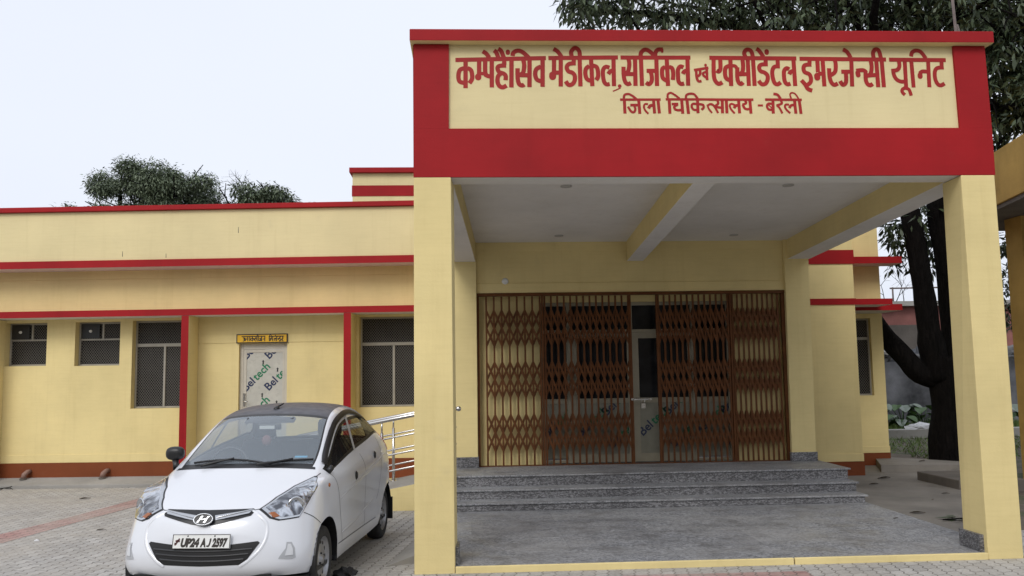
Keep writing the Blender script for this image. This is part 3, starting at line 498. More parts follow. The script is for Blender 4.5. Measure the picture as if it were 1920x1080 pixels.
# dim hall behind the glass so that the panes have depth
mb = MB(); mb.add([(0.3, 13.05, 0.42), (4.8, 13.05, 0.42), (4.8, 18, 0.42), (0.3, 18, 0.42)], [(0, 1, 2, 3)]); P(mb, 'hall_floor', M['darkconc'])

# ---- collapsible gate
gY = 12.735
CG = P(MB().box(0.104, 4.728, gY-0.045, gY+0.03, 2.905, 2.95), 'collapsible_gate', M['gate'], bev=0.003)
o = MB().box(0.108, 4.71, gY-0.03, gY+0.03, 0.424, 0.436).build('floor_channel', M['gate']); o.parent = CG
o = MB().box(0.104, 0.140, gY-0.03, gY+0.03, 0.437, 2.904).build('gate_post', M['gate']); o.parent = CG
o = MB().box(4.672, 4.722, gY-0.03, gY+0.03, 0.437, 2.904).build('gate_post', M['gate']); o.parent = CG
def gate_section(x0, x1, n):
    """a run of upright flats joined by scissor lattice in three bands"""
    xs = [x0 + (x1-x0)*i/(n-1) for i in range(n)]
    mb = MB(); z0, z1 = 0.437, 2.90; Hh = z1-z0
    for x in xs: mb.box(x-0.0135, x+0.0135, gY-0.010, gY+0.004, z0, z1)
    lat = MB()
    def flat(p, q, y):
        d = Vector((q[0]-p[0], q[1]-p[1])).normalized(); nn = Vector((-d.y, d.x))*0.0155
        A = [(p[0]+nn.x, y, p[1]+nn.y), (q[0]+nn.x, y, q[1]+nn.y), (q[0]-nn.x, y, q[1]-nn.y), (p[0]-nn.x, y, p[1]-nn.y)]
        lat.hexa(A + [(a_, y+0.005, c_) for a_, _, c_ in A])
    for f0, f1 in ((0.085, 0.295), (0.395, 0.600), (0.705, 0.915)):
        zt, zb = z1-f0*Hh, z1-f1*Hh; zm = (zt+zb)/2
        for i in range(n):
            for sg, y in ((1, gY-0.018), (-1, gY+0.006)):
                if 0 <= i+2*sg < n: flat((xs[i], zt), (xs[i+2*sg], zb), y)
                elif 0 <= i+sg < n: flat((xs[i], zt), (xs[i+sg], zm), y)
                if not (0 <= i-2*sg < n) and 0 <= i-sg < n: flat((xs[i-sg], zm), (xs[i], zb), y)
    o = mb.build('upright_bars', M['gate']); o.parent = CG
    o = lat.build('scissor_lattice', M['gate']); o.parent = CG
gate_section(0.245, 1.04, 8); gate_section(1.11, 2.36, 14); gate_section(2.81, 3.86, 13); gate_section(3.93, 4.62, 10)
for x in (1.075, 2.385, 2.785, 3.895):
    o = MB().box(x-0.013, x+0.013, gY-0.022, gY+0.018, 0.437, 2.903).build('gate_stile', M['gate']); o.parent = CG
mb = MB(); mb.box(2.36, 2.66, gY-0.04, gY-0.023, 1.345, 1.375); mb.tube([(2.40, gY-0.05, 1.36), (2.40, gY-0.09, 1.36), (2.62, gY-0.09, 1.36)], 0.009); mb.box(2.50, 2.56, gY-0.085, gY-0.05, 1.23, 1.30); mb.tube([(2.51, gY-0.07, 1.30), (2.51, gY-0.07, 1.35), (2.55, gY-0.07, 1.35), (2.55, gY-0.07, 1.30)], 0.006)
o = mb.build('gate_latch', M['steel']); o.parent = CG

# ---- right-hand blocks
mb = MB(); mb.box(5.10, 6.30, 13.80, 16, 0.0, 4.6); P(mb, 'side_wall', M['cream'], bev=0.006)
mb = MB(); mb.box(5.10, 6.316, 13.785, 13.799, 3.475, 3.705); P(mb, 'red_band', M['red'])
mb = MB(); mb.box(5.10, 6.316, 13.785, 13.799, 2.803, 2.905); P(mb, 'red_band', M['red'])
mb = MB(); mb.box(5.10, 6.306, 13.788, 13.799, 0.278, 0.402); P(mb, 'dado_band', M['cream'], bev=0.003)
mb = MB(); mb.box(5.10, 6.308, 13.782, 13.799, 0.0, 0.276); P(mb, 'plinth', M['brown'])
rw = (6.62, 7.20, 1.28, 2.66)
mb = MB(); wall_holes(mb, 6.302, 7.42, 0.0, 4.6, 15.2, [rw], 0.14)
mb.add([(7.42, 15.2, 0), (7.42, 19, 0), (7.42, 19, 4.6), (7.42, 15.2, 4.6)], [(0, 1, 2, 3)]); P(mb, 'side_wall', M['cream'])
mb = MB(); mb.box(6.30, 7.43, 15.186, 15.199, 0.0, 0.27); P(mb, 'plinth', M['brown'])
mb = MB(); mb.box(6.30, 7.43, 15.19, 15.199, 0.272, 0.385); P(mb, 'dado_band', M['cream'], bev=0.003)
mb = MB(); mb.box(6.318, 7.62, 14.75, 15.198, 3.60, 3.72, [1, 0, 0, 0, 0, 0]); P(mb, 'roof_ledge', [M['red'], M['soffit']])
mb = MB(); mb.box(6.318, 6.96, 13.86, 14.395, 2.805, 2.903, [1, 0, 0, 0, 0, 0]); P(mb, 'window_ledge', [M['red'], M['soffit']])
mb = MB(); mb.box(6.318, 7.40, 14.40, 15.198, 2.745, 2.85, [1, 0, 0, 0, 0, 0]); P(mb, 'window_ledge', [M['red'], M['soffit']])
W5 = window(rw, [('h', 2.3, 0, 0, 0.05)], T=None, v=15.27)
mb = MB(); mb.box(6.3, 7.45, 15.18, 19.0, 4.602, 4.68); P(mb, 'coping', M['red'])

# ---- portico
mb = MB(); mb.hexa([(-0.512, 7.878, 0.0), (-0.153, 7.878, 0.0), (-0.136, 8.23, 0.0), (-0.50, 8.23, 0.0), (-0.503, 7.878, 3.578), (-0.160, 7.878, 3.578), (-0.140, 8.23, 3.578), (-0.49, 8.23, 3.578)]); P(mb, 'column', M['cream'], bev=0.006)
mb = MB(); mb.hexa([(4.712, 7.878, 0.0), (5.042, 7.878, 0.0), (5.06, 8.25, 0.0), (4.702, 8.25, 0.0), (4.698, 7.878, 3.578), (5.028, 7.878, 3.578), (5.06, 8.25, 3.578), (4.722, 8.25, 3.578)]); P(mb, 'column', M['cream'], bev=0.006)
mb = MB(); mb.box(-0.160, -0.112, 7.955, 8.255, 0.061, 0.215); P(mb, 'skirting', M['granite'], bev=0.003)
mb = MB(); mb.box(4.668, 4.715, 7.93, 8.27, 0.061, 0.215); P(mb, 'skirting', M['granite'], bev=0.003)
for a, b in ((-0.148, 2.9), (2.912, 4.706)): mb = MB(); mb.box(a, b, 7.866, 7.899, 0.0, 0.063); P(mb, 'floor_edge', M['cream'], bev=0.006)
mb = MB(); mb.box(-0.50, 5.03, 7.905, 8.20, 3.582, 4.855, [1, 0, 0, 0, 0, 0]); P(mb, 'fascia', [M['cream2'], M['soffit']])
mb = MB()
mb.hexa([(-0.503, 7.878, 4.041), (-0.176, 7.878, 4.041), (-0.176, 7.904, 4.041), (-0.503, 7.904, 4.041), (-0.498, 7.878, 4.853), (-0.168, 7.878, 4.853), (-0.168, 7.904, 4.853), (-0.498, 7.904, 4.853)])
mb.hexa([(4.722, 7.878, 4.041), (5.036, 7.878, 4.041), (5.036, 7.904, 4.041), (4.722, 7.904, 4.041), (4.708, 7.878, 4.853), (5.022, 7.878, 4.853), (5.022, 7.904, 4.853), (4.708, 7.904, 4.853)])
mb.box(-0.505, 5.037, 7.878, 7.904, 3.580, 4.0405)
P(mb, 'red_border', M['red'])
mb = MB(); mb.hexa([(-0.507, 7.905, 3.62), (-0.502, 7.905, 3.62), (-0.25, 12.86, 3.45), (-0.27, 12.86, 3.45), (-0.507, 7.905, 4.853), (-0.502, 7.905, 4.853), (-0.25, 12.86, 4.853), (-0.27, 12.86, 4.853)]); P(mb, 'portico_flank', M['red'])
mb = MB(); mb.hexa([(5.032, 7.905, 3.62), (5.038, 7.905, 3.62), (5.14, 12.86, 3.45), (5.12, 12.86, 3.45), (5.032, 7.905, 4.853), (5.038, 7.905, 4.853), (5.14, 12.86, 4.853), (5.12, 12.86, 4.853)]); P(mb, 'portico_flank', M['red'])
mb = MB(); mb.box(-0.532, 5.072, 7.800, 8.32, 4.857, 4.972, [1, 0, 0, 0, 0, 0]); P(mb, 'coping', [M['red'], M['cream']], bev=0.008)
def sloped(name, A, B, mats, mi, label=None):   # A = (x0,x1,z0,z1) at the front, B at the back
    y0, y1 = 8.202, 12.70
    mb = MB(); mb.hexa([(A[0], y0, A[2]), (A[1], y0, A[2]), (B[1], y1, B[2]), (B[0], y1, B[2]), (A[0], y0, A[3]), (A[1], y0, A[3]), (B[1], y1, B[3]), (B[0], y1, B[3])], mi)
    return P(mb, name, mats, bev=0.004)
sl_ = [1, 0, 0, 0, 0, 0]
sloped('beam', (-0.49, -0.142, 3.581, 4.0), (-0.26, 0.098, 3.412, 3.9), [M['cream'], M['soffit']], sl_)
sloped('beam', (2.19, 2.415, 3.581, 3.89), (2.355, 2.60, 3.412, 3.72), [M['cream'], M['soffit']], sl_)
sloped('beam', (4.715, 5.03, 3.581, 4.0), (4.775, 5.12, 3.412, 3.9), [M['cream'], M['soffit']], sl_)
CE = sloped('ceiling', (-0.48, 5.02, 3.872, 4.20), (-0.25, 5.11, 3.706, 4.04), M['soffit'], 0)
M['lamp_rim'] = plain('grey_lamp_rim', (0.42, 0.40, 0.38), 0.5)
for x, y in ((1.085, 9.40), (3.60, 9.40), (1.29, 12.2), (3.85, 12.25)):
    z = 3.872 - (y-8.202)/4.498*0.166
    mb = MB(); mb.lathe([(0.001, z-0.006), (0.045, z-0.006), (0.062, z-0.012), (0.066, z+0.01)], 20, 'z', (x, y, 0)); P(mb, 'ceiling_light', M['lamp_rim'])
# lettering painted on the portico panel
LINE1 = LETTERS[:-64] if False else LETTERS
mb = MB()
for i, (w_, pts) in enumerate(LETTERS): ribbon(mb, [(x/1000, z/1000) for x, z in pts], w_/1000*1.13, 7.9035, i=i)
P(mb, 'lettering', M['lettering'])
# ---- front steps
for nm, x0, x1, y0, y1, z0, z1 in (('front_step', -0.34, 5.04, 10.96, 11.27, 0.061, 0.159), ('front_step', -0.34, 5.078, 11.287, 11.60, 0.061, 0.280), ('landing', -0.34, 5.119, 11.616, 12.858, 0.061, 0.423)):
    mb = MB(); mb.box(x0, x1-0.035, y0+0.018, y1+0.4 if nm == 'front_step' else y1, z0, z1-0.022, 0); mb.box(x0, x1, y0, y1+0.4 if nm == 'front_step' else y1, z1-0.0215, z1, 1)
    if nm == 'front_step': pass
    P(mb, nm, [M['granite'], M['floor']], bev=0.003)

# ================================================================== things fixed to or standing by the building
o = MB(ft).box(0.355, 1.238, W0-0.035, W0-0.016, 2.352, 2.51).build('sign_board', M['signk'], bev=0.003)
tag(o, 'yellow sign board with black Hindi writing and black border over the storeroom door', 'sign')
f = MB(ft).box(0.375, 1.218, W0-0.038, W0-0.0352, 2.370, 2.492).build('sign_face', M['signy']); f.parent = o
mb = MB(ft)
for i, (w_, pts) in enumerate(SIGNTXT): ribbon(mb, [(x/1000, z/1000) for x, z in pts], w_/1000, W0-0.0395, i=i)
q = mb.build('sign_lettering', M['signk']); q.parent = o
for u, lab in ((-3.17, 'stubby brown drain elbow at the plinth nearest the left edge of the photo'), (-1.83, 'stubby brown drain elbow at the plinth nearer the car')):
    mb = MB(ft); mb.tube([(u+0.045, W0-0.02, 0.245), (u+0.03, W0-0.08, 0.24), (u, W0-0.115, 0.20), (u-0.010, W0-0.12, 0.14)], [0.034, 0.037, 0.041, 0.046], 12)
    o = mb.build('drain_pipe', M['pvc']); tag(o, lab, 'drain pipe', 'drain pipes along the wing plinth')
    mb = MB(ft); mb.tube([(u-0.010, W0-0.12, 0.139), (u-0.011, W0-0.12, 0.112)], 0.058, 12); c = mb.build('pipe_collar', M['darkconc']); c.parent = o
# ramp railings
def railing(name, label, y, xpost, x0, x1, ball, zoff=0.0):
    root = empty(name, (xpost, y, 0)); tag(root, label, 'railing', 'steel railings of the access ramp')
    zl = lambda x: min(0.413, 0.012 + (x+2.55)*0.1831)
    def part(mb, nm):
        o = mb.build(nm, M['steel']); o.parent = root; o.matrix_parent_inverse = Matrix.Translation(-root.location); return o
    xs = [x0, xb, x1] if x1 > xb else [x0, x1]
    for k, (h, r) in enumerate(((0.895, 0.026), (0.655, 0.0125), (0.435, 0.0125), (0.225, 0.0125))):
        mb = MB(); mb.tube([(x, y, zl(x)+h+zoff) for x in xs], r, 12)
        if ball and k == 0: mb.lathe([(0.001, x1-0.005), (0.028, x1+0.005), (0.036, x1+0.03), (0.028, x1+0.055), (0.001, x1+0.065)], 14, 'x', (0, y, zl(x1)+h+zoff))
        part(mb, 'handrail' if k == 0 else 'rail')
    for xp in (xpost, xpost-0.95, x1-0.035):
        if not (x0 <= xp <= x1): continue
        mb = MB(); zb = zl(xp); mb.tube([(xp, y, zb), (xp, y, zb+0.008)], 0.045, 14); mb.tube([(xp, y, zb+0.006), (xp, y, zb+0.74)], 0.021, 12); mb.tube([(xp, y, zb+0.74), (xp, y, zb+0.885)], 0.012, 10)
        part(mb, 'post')
    return root
railing('ramp_railing', 'steel pipe railing on the near edge of the ramp behind the white car', 11.62, -1.175, -2.45, -0.19, True)
railing('ramp_railing', 'steel pipe railing on the wall side of the ramp behind the white car', 12.50, -1.10, -2.45, -0.35, False)
# rods left standing on the portico roof
for p, lab in (([(5.405, 9.0, 4.6), (5.42, 9.0, 5.48), (5.405, 9.0, 5.9)], 'taller rusty rod sticking up behind the right end of the portico coping'), ([(5.49, 9.05, 4.6), (5.485, 9.05, 5.49), (5.465, 9.05, 5.56)], 'shorter rusty rod stub behind the right end of the portico coping')):
    o = MB().tube(p, 0.016, 8).build('steel_rod', M['rust']); tag(o, lab, 'rod', 'rusty rods above the portico')

# ================================================================== TREES, GARDEN, NEIGHBOURS
def leafmat(name, c0, c1, rough=0.45):
    m, t, b = newmat(name)
    g = t.nodes.new('ShaderNodeNewGeometry')
    c = mix(t, c0, c1, g.outputs['Random Per Island'])
    t.links.new(c, b.inputs['Base Color']); b.inputs['Roughness'].default_value = rough
    b.inputs['Specular IOR Level'].default_value = 0.4
    return m
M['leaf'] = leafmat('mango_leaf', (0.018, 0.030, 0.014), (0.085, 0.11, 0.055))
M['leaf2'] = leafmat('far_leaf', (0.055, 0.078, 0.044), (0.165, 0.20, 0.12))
def barkmat(name, a, b_):
    m, t, b = newmat(name); co = objco(t, True)
    mp = t.nodes.new('ShaderNodeMapping'); mp.inputs['Scale'].default_value = (6, 6, 1.2); t.links.new(co, mp.inputs[0])
    n = nz_(t, mp.outputs[0], 3, 6, 0.65, 1.0)
    t.links.new(mix(t, a, b_, ramp(t, n, 0.3, 0.7)), b.inputs['Base Color']); b.inputs['Roughness'].default_value = 1.0; b.inputs['Specular IOR Level'].default_value = 0.08
    bump(t, b, n, 1.0, 0.09); return m
M['bark'] = barkmat('dark_bark', (0.004, 0.0035, 0.0035), (0.014, 0.012, 0.011))
def leaf_object(name, centers, per, size, mat, seed, parent, droop=0.6, spread=0.16, kind=None):
    """whorls of folded, pointed leaves; one mesh for the foliage of one plant"""
    rng = np.random.default_rng(seed); C_ = np.repeat(np.asarray(centers, float), per, axis=0); n = len(C_)
    ang = rng.uniform(0, 2*np.pi, n); el = rng.normal(-droop*0.6, 0.5, n)
    d = np.stack([np.cos(ang)*np.cos(el), np.sin(ang)*np.cos(el), np.sin(el)], 1)
    C_ = C_ + d*rng.uniform(0.02, spread, (n, 1)) + rng.normal(0, spread*0.25, (n, 3))
    L = size*rng.uniform(0.65, 1.25, (n, 1)); Wd = L*rng.uniform(0.13, 0.19, (n, 1))
    up = np.array([0, 0, 1.0]) + rng.normal(0, 0.35, (n, 3)); s = np.cross(d, up); s /= np.linalg.norm(s, axis=1, keepdims=True)+1e-9
    nn = np.cross(s, d)
    p0 = C_; p1 = C_ + d*L*0.45 + s*Wd - nn*L*0.04; p2 = C_ + d*L - nn*L*0.16; p3 = C_ + d*L*0.45 - s*Wd - nn*L*0.04; p4 = C_ + d*L*0.5 + nn*Wd*0.25
    V = np.stack([p0, p1, p2, p3], 1).reshape(-1, 3)
    me = bpy.data.meshes.new(name); me.vertices.add(len(V)); me.vertices.foreach_set('co', V.ravel())
    me.loops.add(4*n); me.loops.foreach_set('vertex_index', np.arange(4*n, dtype=np.int32))
    me.polygons.add(n); me.polygons.foreach_set('loop_start', np.arange(0, 4*n, 4, dtype=np.int32)); me.polygons.foreach_set('loop_total', np.full(n, 4, np.int32))
    me.update(calc_edges=True); me.materials.append(mat)
    o = bpy.data.objects.new(name, me); COL.objects.link(o); o.parent = parent
    if kind: o['kind'] = kind
    return o
def limbs(mb, p, d, L, r, depth, rng, tips, bend=0.35, gravity=0.05, nsub=3):
    pts = [tuple(p)]; rs = [r]; q = Vector(p); d = Vector(d).normalized()
    for i in range(4):
        d = (d + Vector((rng.uniform(-bend, bend), rng.uniform(-bend, bend), rng.uniform(-bend, bend)-gravity))*0.5).normalized()
        q = q + d*L/4; pts.append(tuple(q)); rs.append(r*(1-0.13*(i+1)))
    mb.tube(pts, rs, 8 if r > 0.06 else 5, True)
    if depth == 0: tips.append(q); tips.append(Vector(pts[2])); return
    for k in range(nsub):
        a = rng.uniform(0, 2*math.pi); o = d.orthogonal().normalized(); o.rotate(Matrix.Rotation(a, 3, d))
        limbs(mb, tuple(Vector(pts[-1]) if k < 2 else Vector(pts[2])), d*rng.uniform(.6, 1.0) + o*rng.uniform(.5, 1.0), L*rng.uniform(.6, .8), r*0.52*rng.uniform(.85, 1.1), depth-1, rng, tips, bend, gravity, nsub)
# ---- the big mango tree beside the portico
TR = empty('mango_tree', (8.45, 15.2, 0)); tag(TR, 'large dark mango tree with forked black trunk leaning over the right side of the portico', 'tree')
rng = random.Random(7)
def TP(mb, name, mat):
    o = mb.build(name, mat); o.parent = TR; o.matrix_parent_inverse = Matrix.Translation(-TR.location); return o
J = lambda L, s: [(x+rng.uniform(-s, s), y+rng.uniform(-s, s), z) for x, y, z in L]
base = (8.471, 15.200, 0.030); fork = (8.522, 15.200, 1.652)
mb = MB()
mb.tube(smooth_pts([(base[0]+.05, 15.2, -0.15), (base[0]+.04, 15.2, 0.12), (base[0]+.02, 15.2, .5), (fork[0]+.06, 15.2, 1.0), (fork[0]+.03, 15.2, 1.5), (fork[0], 15.2, 1.95)], 4), [.46, .43, .40, .37, .35, .34, .33, .325, .32, .315, .31, .31, .31, .31, .31, .31, .31, .31, .31, .30, .28][:21], 20)
mb.tube(smooth_pts([(fork[0]-.10, 15.2, 1.55), (8.294, 15.200, 2.230), (8.235, 15.200, 3.002), (8.156, 15.200, 3.782), (8.057, 15.200, 4.570), (7.910, 15.300, 5.591), (7.627, 15.400, 6.841)], 4), [.27]*2+[.23]*3+[.19]*4+[.175]*4+[.17]*4+[.17]*4+[.16]*4, 16)
mb.tube(smooth_pts([(fork[0]+.14, 15.25, 1.55), (8.765, 15.300, 2.227), (8.748, 15.300, 3.005), (8.708, 15.300, 3.890), (8.623, 15.300, 4.585), (8.713, 15.300, 5.790), (9.019, 15.200, 7.082)], 4), [.26]*2+[.22]*3+[.19]*4+[.18]*4+[.175]*4+[.17]*4+[.16]*4, 16)
mb.tube(smooth_pts([(fork[0]-.05, 15.2, 1.55), (8.087, 15.250, 1.659), (7.837, 15.300, 1.970), (7.516, 15.400, 2.394), (7.243, 15.700, 3.057), (6.898, 16.000, 3.699)], 4), [.20]*3+[.19]*4+[.18]*4+[.17]*4+[.15]*6, 14)
TP(mb, 'trunk', M['bark'])
mb = MB(); tips = []
topL = Vector((7.627, 15.400, 6.841)); topR = Vector((9.019, 15.200, 7.082))
for p, ds in ((topL, [(-1, -.3, .55), (-.7, .4, .9), (-.2, -.8, .8), (-1, .1, .25), (.1, .2, 1)]), (topR, [(.8, -.4, .5), (.3, -.9, .5), (.9, .4, .7), (0, .1, 1), (1, 0, .05), (-.5, -.8, .6)])):
    for d in ds: limbs(mb, tuple(p), d, 2.3, .12, 2, rng, tips)
for s_, e_ in (((1690, 330), (-1, -.2, .35)), ((1775, 330), (1, -.3, .1)), ((1768, 250), (.9, -.5, .2))):
    q_ = {(1690, 330): (7.891, 15.300, 5.289), (1775, 330): (8.852, 15.300, 5.285), (1768, 250): (8.835, 15.300, 6.094)}[s_]
    limbs(mb, q_, e_, 2.0, .11, 2, rng, tips, gravity=.12)
# long arms that carry the foliage seen over the coping
arms = [((7.627, 15.400, 6.841), (5.450, 14.600, 7.649), (3.351, 13.800, 7.689), (1.789, 13.200, 7.511)), ((7.627, 15.400, 6.841), (6.399, 15.000, 7.915), (5.148, 15.000, 8.823), (3.679, 15.000, 9.322)),
        ((9.019, 15.200, 7.082), (9.202, 14.400, 7.192), (9.396, 13.600, 7.076)), ((9.019, 15.200, 7.082), (9.107, 14.200, 6.255), (9.140, 13.200, 6.026)), ((8.771, 15.300, 5.588), (9.237, 14.600, 5.991), (9.471, 14.200, 6.017), (9.659, 13.800, 5.758)),
        ((9.019, 15.200, 7.082), (8.293, 14.600, 7.958), (7.233, 14.000, 8.273))]
for a in arms:
    S_ = smooth_pts(list(a), 5); mb.tube(S_, [0.11*(1-0.75*i/len(S_)) for i in range(len(S_))], 8)
    for i in range(2, len(S_), 2):
        limbs(mb, S_[i], (rng.uniform(-1, 1), rng.uniform(-1, .6), rng.uniform(-.4, .8)), 1.0, .035, 1, rng, tips, gravity=.2); tips.append(Vector(S_[i]))
TP(mb, 'branches', M['bark'])
nr = np.random.default_rng(11)
cent = []
for t_ in tips:
    k = 2
    cent += [tuple(np.array(t_) + nr.normal(0, .30, 3)) for _ in range(k)]
# hanging outer sprays
def cloud(c, r, n): 
    v = nr.normal(0, 1, (n, 3)); v /= np.linalg.norm(v, axis=1, keepdims=True); return [tuple(np.array(c) + v[i]*np.array(r)*nr.uniform(.35, 1.0)) for i in range(n)]
for px_, py_, Y_, r_, n_ in ():
    pass
CL = [((2.004, 13.200, 7.557), (.55, .6, .28), 26), ((1.839, 13.200, 7.822), (.5, .5, .3), 20), ((2.648, 13.400, 7.738), (.6, .6, .34), 30), ((3.421, 13.700, 7.784), (.6, .6, .34), 34), ((4.235, 14.000, 8.015), (.6, .6, .4), 36), ((4.850, 14.200, 7.916), (.6, .6, .3), 30), ((5.689, 14.400, 8.154), (.6, .6, .4), 40), ((6.541, 14.600, 8.148), (.6, .6, .4), 44), ((7.329, 14.600, 8.252), (.6, .6, .45), 50), ((8.109, 14.600, 8.157), (.6, .6, .45), 50), ((8.686, 14.400, 8.171), (.6, .6, .45), 50),
      ((2.417, 13.500, 8.283), (.8, .8, .4), 40), ((3.889, 14.000, 8.631), (.9, .8, .5), 50), ((5.956, 14.500, 8.892), (1, .9, .5), 60), ((7.962, 14.600, 8.957), (1, .9, .5), 60),
      ((9.107, 13.800, 7.719), (.6, .6, .5), 60), ((9.055, 14.000, 7.231), (.45, .5, .4), 36), ((9.303, 13.600, 7.076), (.45, .5, .4), 36), ((9.249, 14.000, 6.662), (.45, .5, .4), 42), ((9.208, 13.400, 6.362), (.4, .5, .35), 30), ((9.287, 14.200, 6.112), (.35, .45, .3), 26), ((9.486, 14.000, 6.050), (.35, .4, .25), 22), ((9.243, 14.300, 5.694), (.16, .3, .2), 9),
      ((8.355, 15.600, 4.542), (.5, .5, .35), 26), ((8.165, 15.800, 3.967), (.30, .4, .45), 18), ((8.802, 15.900, 4.182), (.4, .4, .5), 26), ((7.882, 15.500, 4.326), (.22, .3, .3), 12), ((8.970, 15.800, 5.194), (.5, .5, .5), 30), ((9.485, 16.400, 3.094), (.2, .2, .35), 10),
      ((11.092, 17.000, 4.337), (.35, .5, .4), 22), ((11.146, 17.000, 3.566), (.35, .5, .5), 26), ((10.921, 17.000, 2.805), (.3, .5, .4), 18)]
for c, r, n in CL: cent += cloud(c, r, int(n*1.3))
# the high dome of the crown, which shades the garden and the side of the building
for c, r, n in (((8.2, 15.8, 11.2), (5.5, 4.6, 2.0), 2600), ((13.0, 16.5, 9.4), (3.6, 4.2, 2.6), 1500), ((9.5, 19.0, 11.5), (5.0, 3.0, 2.0), 1200)): cent += cloud(c, r, n)
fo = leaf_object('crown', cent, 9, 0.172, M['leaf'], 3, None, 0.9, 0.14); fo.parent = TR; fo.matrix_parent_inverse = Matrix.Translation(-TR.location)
# ---- the trees behind the wing
def roof_tree(name, label, cx_, Y, zc, rx, rz, n, seed, leaf, sparse=None, extra=()):
    root = empty(name, (cx_, Y, 0)); tag(root, label, 'tree', 'trees beyond the left wing')
    r_ = random.Random(seed); g = np.random.default_rng(seed); tp = []
    mb = MB(); mb.tube([(0, 0, 0), (.1, 0, 2), (0, .1, zc-rz*.9), (-.1, 0, zc-rz*.2)], [.4, .34, .3, .2], 12); tk = mb.build('trunk', M['bark'], root)
    mb = MB()
    for i in range(9):
        a = 2*math.pi*i/9; limbs(mb, (0, 0, zc-rz*.55), (math.cos(a), math.sin(a)*.6, r_.uniform(.15, 1)), rx*.48, .1, 2, r_, tp)
    mb.build('branches', M['bark'], root)
    lobes_n = 40
    lobes = [(g.uniform(-.75, .75)*rx, g.uniform(-.5, .5)*rx, zc + g.uniform(-.55, .62)*rz) for _ in range(40)] + list(extra)
    pts = []
    for l in lobes:
        x, y, z = l; k = 1 - .55*(x/rx)**2
        z = zc + (z-zc)*k
        v = g.normal(0, 1, (n//lobes_n, 3)); v /= np.linalg.norm(v, axis=1, keepdims=True)
        rr = g.uniform(.13, .27)*rx
        for w_ in v: pts.append((x + w_[0]*rr*g.uniform(.5, 1), y + w_[1]*rr*g.uniform(.5, 1), z + w_[2]*rr*.62*g.uniform(.5, 1)))
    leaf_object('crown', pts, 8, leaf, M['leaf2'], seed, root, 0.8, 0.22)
roof_tree('broad_tree', 'tall dense dome-shaped tree rising behind the left wing parapet', -10.3, 28.0, 7.45, 2.6, 1.78, 7200, 21, 0.115)
roof_tree('broad_tree', 'lower thinner tree with bare twigs right of the dense tree behind the wing', -7.1, 28.6, 7.05, 2.05, 1.35, 3400, 22, 0.15)
for o in [o for o in bpy.data.objects if o.name.startswith('broad_tree')][1:2]:
    r_ = random.Random(5); mb = MB(); tp = []
    for k in range(5): limbs(mb, (-.75+.12*k, 0, 7.7), (r_.uniform(-.6, .6), 0, 1), .5, .018, 2, r_, tp)
    mb.build('bare_twigs', M['bark'], o)
# ---- shelter on the right edge
SH = empty('shelter', (8.4, 12.6, 0)); tag(SH, 'stained ochre concrete canopy on a pillar at the right edge of the photo', 'shelter')
def SP(mb, name, mats, bev=0.0):
    o = mb.build(name, mats, None, bev); o.parent = SH; o.matrix_parent_inverse = Matrix.Translation(-SH.location); return o
k = 0.19
mb = MB(); mb.prism([(7.40+k*(9.9-11), 9.9), (12, 9.6), (12, 13.95), (7.40+k*(13.9-11)+.08, 13.95)], 4.08, 4.845); SP(mb, 'canopy_fascia', M['ochre'], 0.01)
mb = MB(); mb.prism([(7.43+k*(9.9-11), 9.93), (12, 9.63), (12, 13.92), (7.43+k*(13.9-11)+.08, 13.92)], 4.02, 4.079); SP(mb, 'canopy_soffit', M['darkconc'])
mb = MB(); mb.box(8.30, 8.72, 12.45, 12.85, 0.0, 4.019); SP(mb, 'pillar', M['ochre'], 0.01)
# ---- garden, kerb, compound wall
o = MB().box(6.80, 7.75, 11.95, 13.10, 0.0, 0.185); o = o.build('kerb_block', M['darkconc'], bev=0.012); tag(o, 'low concrete kerb block half hidden behind the right portico column', 'kerb block')
o = MB().box(8.6, 20, 21.4, 21.75, 0.0, 0.22).build('garden_kerb', M['concrete'], bev=0.01); tag(o, 'long low pale concrete kerb crossing the garden behind the big tree', 'kerb')
CW = wash('stained_grey_plaster', (0.17, 0.17, 0.18), 0.40, stain=(0.04, 0.04, 0.04), stain_amt=1.0)
o = MB().box(7.5, 30, 25.0, 25.3, 0.0, 1.95).build('compound_wall', CW); tag(o, 'stained grey plaster compound wall behind the garden', 'wall')
# grass
def grass(name, label, n, area, h, seed):
    g = np.random.default_rng(seed); x0, x1, y0, y1 = area
    P_ = np.stack([g.uniform(x0, x1, n), g.uniform(y0, y1, n), np.zeros(n)], 1); a = g.uniform(0, 2*np.pi, n); hh = h*g.uniform(.5, 1.3, n)
    s = np.stack([np.cos(a)*.012, np.sin(a)*.012, np.zeros(n)], 1); t_ = np.stack([g.normal(0, .08, n), g.normal(0, .08, n), hh], 1)
    V = np.stack([P_-s, P_+s, P_+t_], 1).reshape(-1, 3)
    me = bpy.data.meshes.new(name); me.from_pydata(V.tolist(), [], np.arange(3*n).reshape(-1, 3).tolist()); me.materials.append(M['grass'])
    o = bpy.data.objects.new(name, me); COL.objects.link(o); tag(o, label, 'grass', kind='stuff')
M['grass'] = leafmat('grass_blade', (0.06, 0.10, 0.018), (0.16, 0.24, 0.05), 0.6)
grass('grass', 'bright green grass between the garden kerb and the compound wall', 14000, (9, 16, 21.8, 24.8), .24, 1)
grass('grass', 'patchy weeds and grass in the shade by the tree foot', 3500, (8.7, 16, 16.2, 21.3), .10, 2)
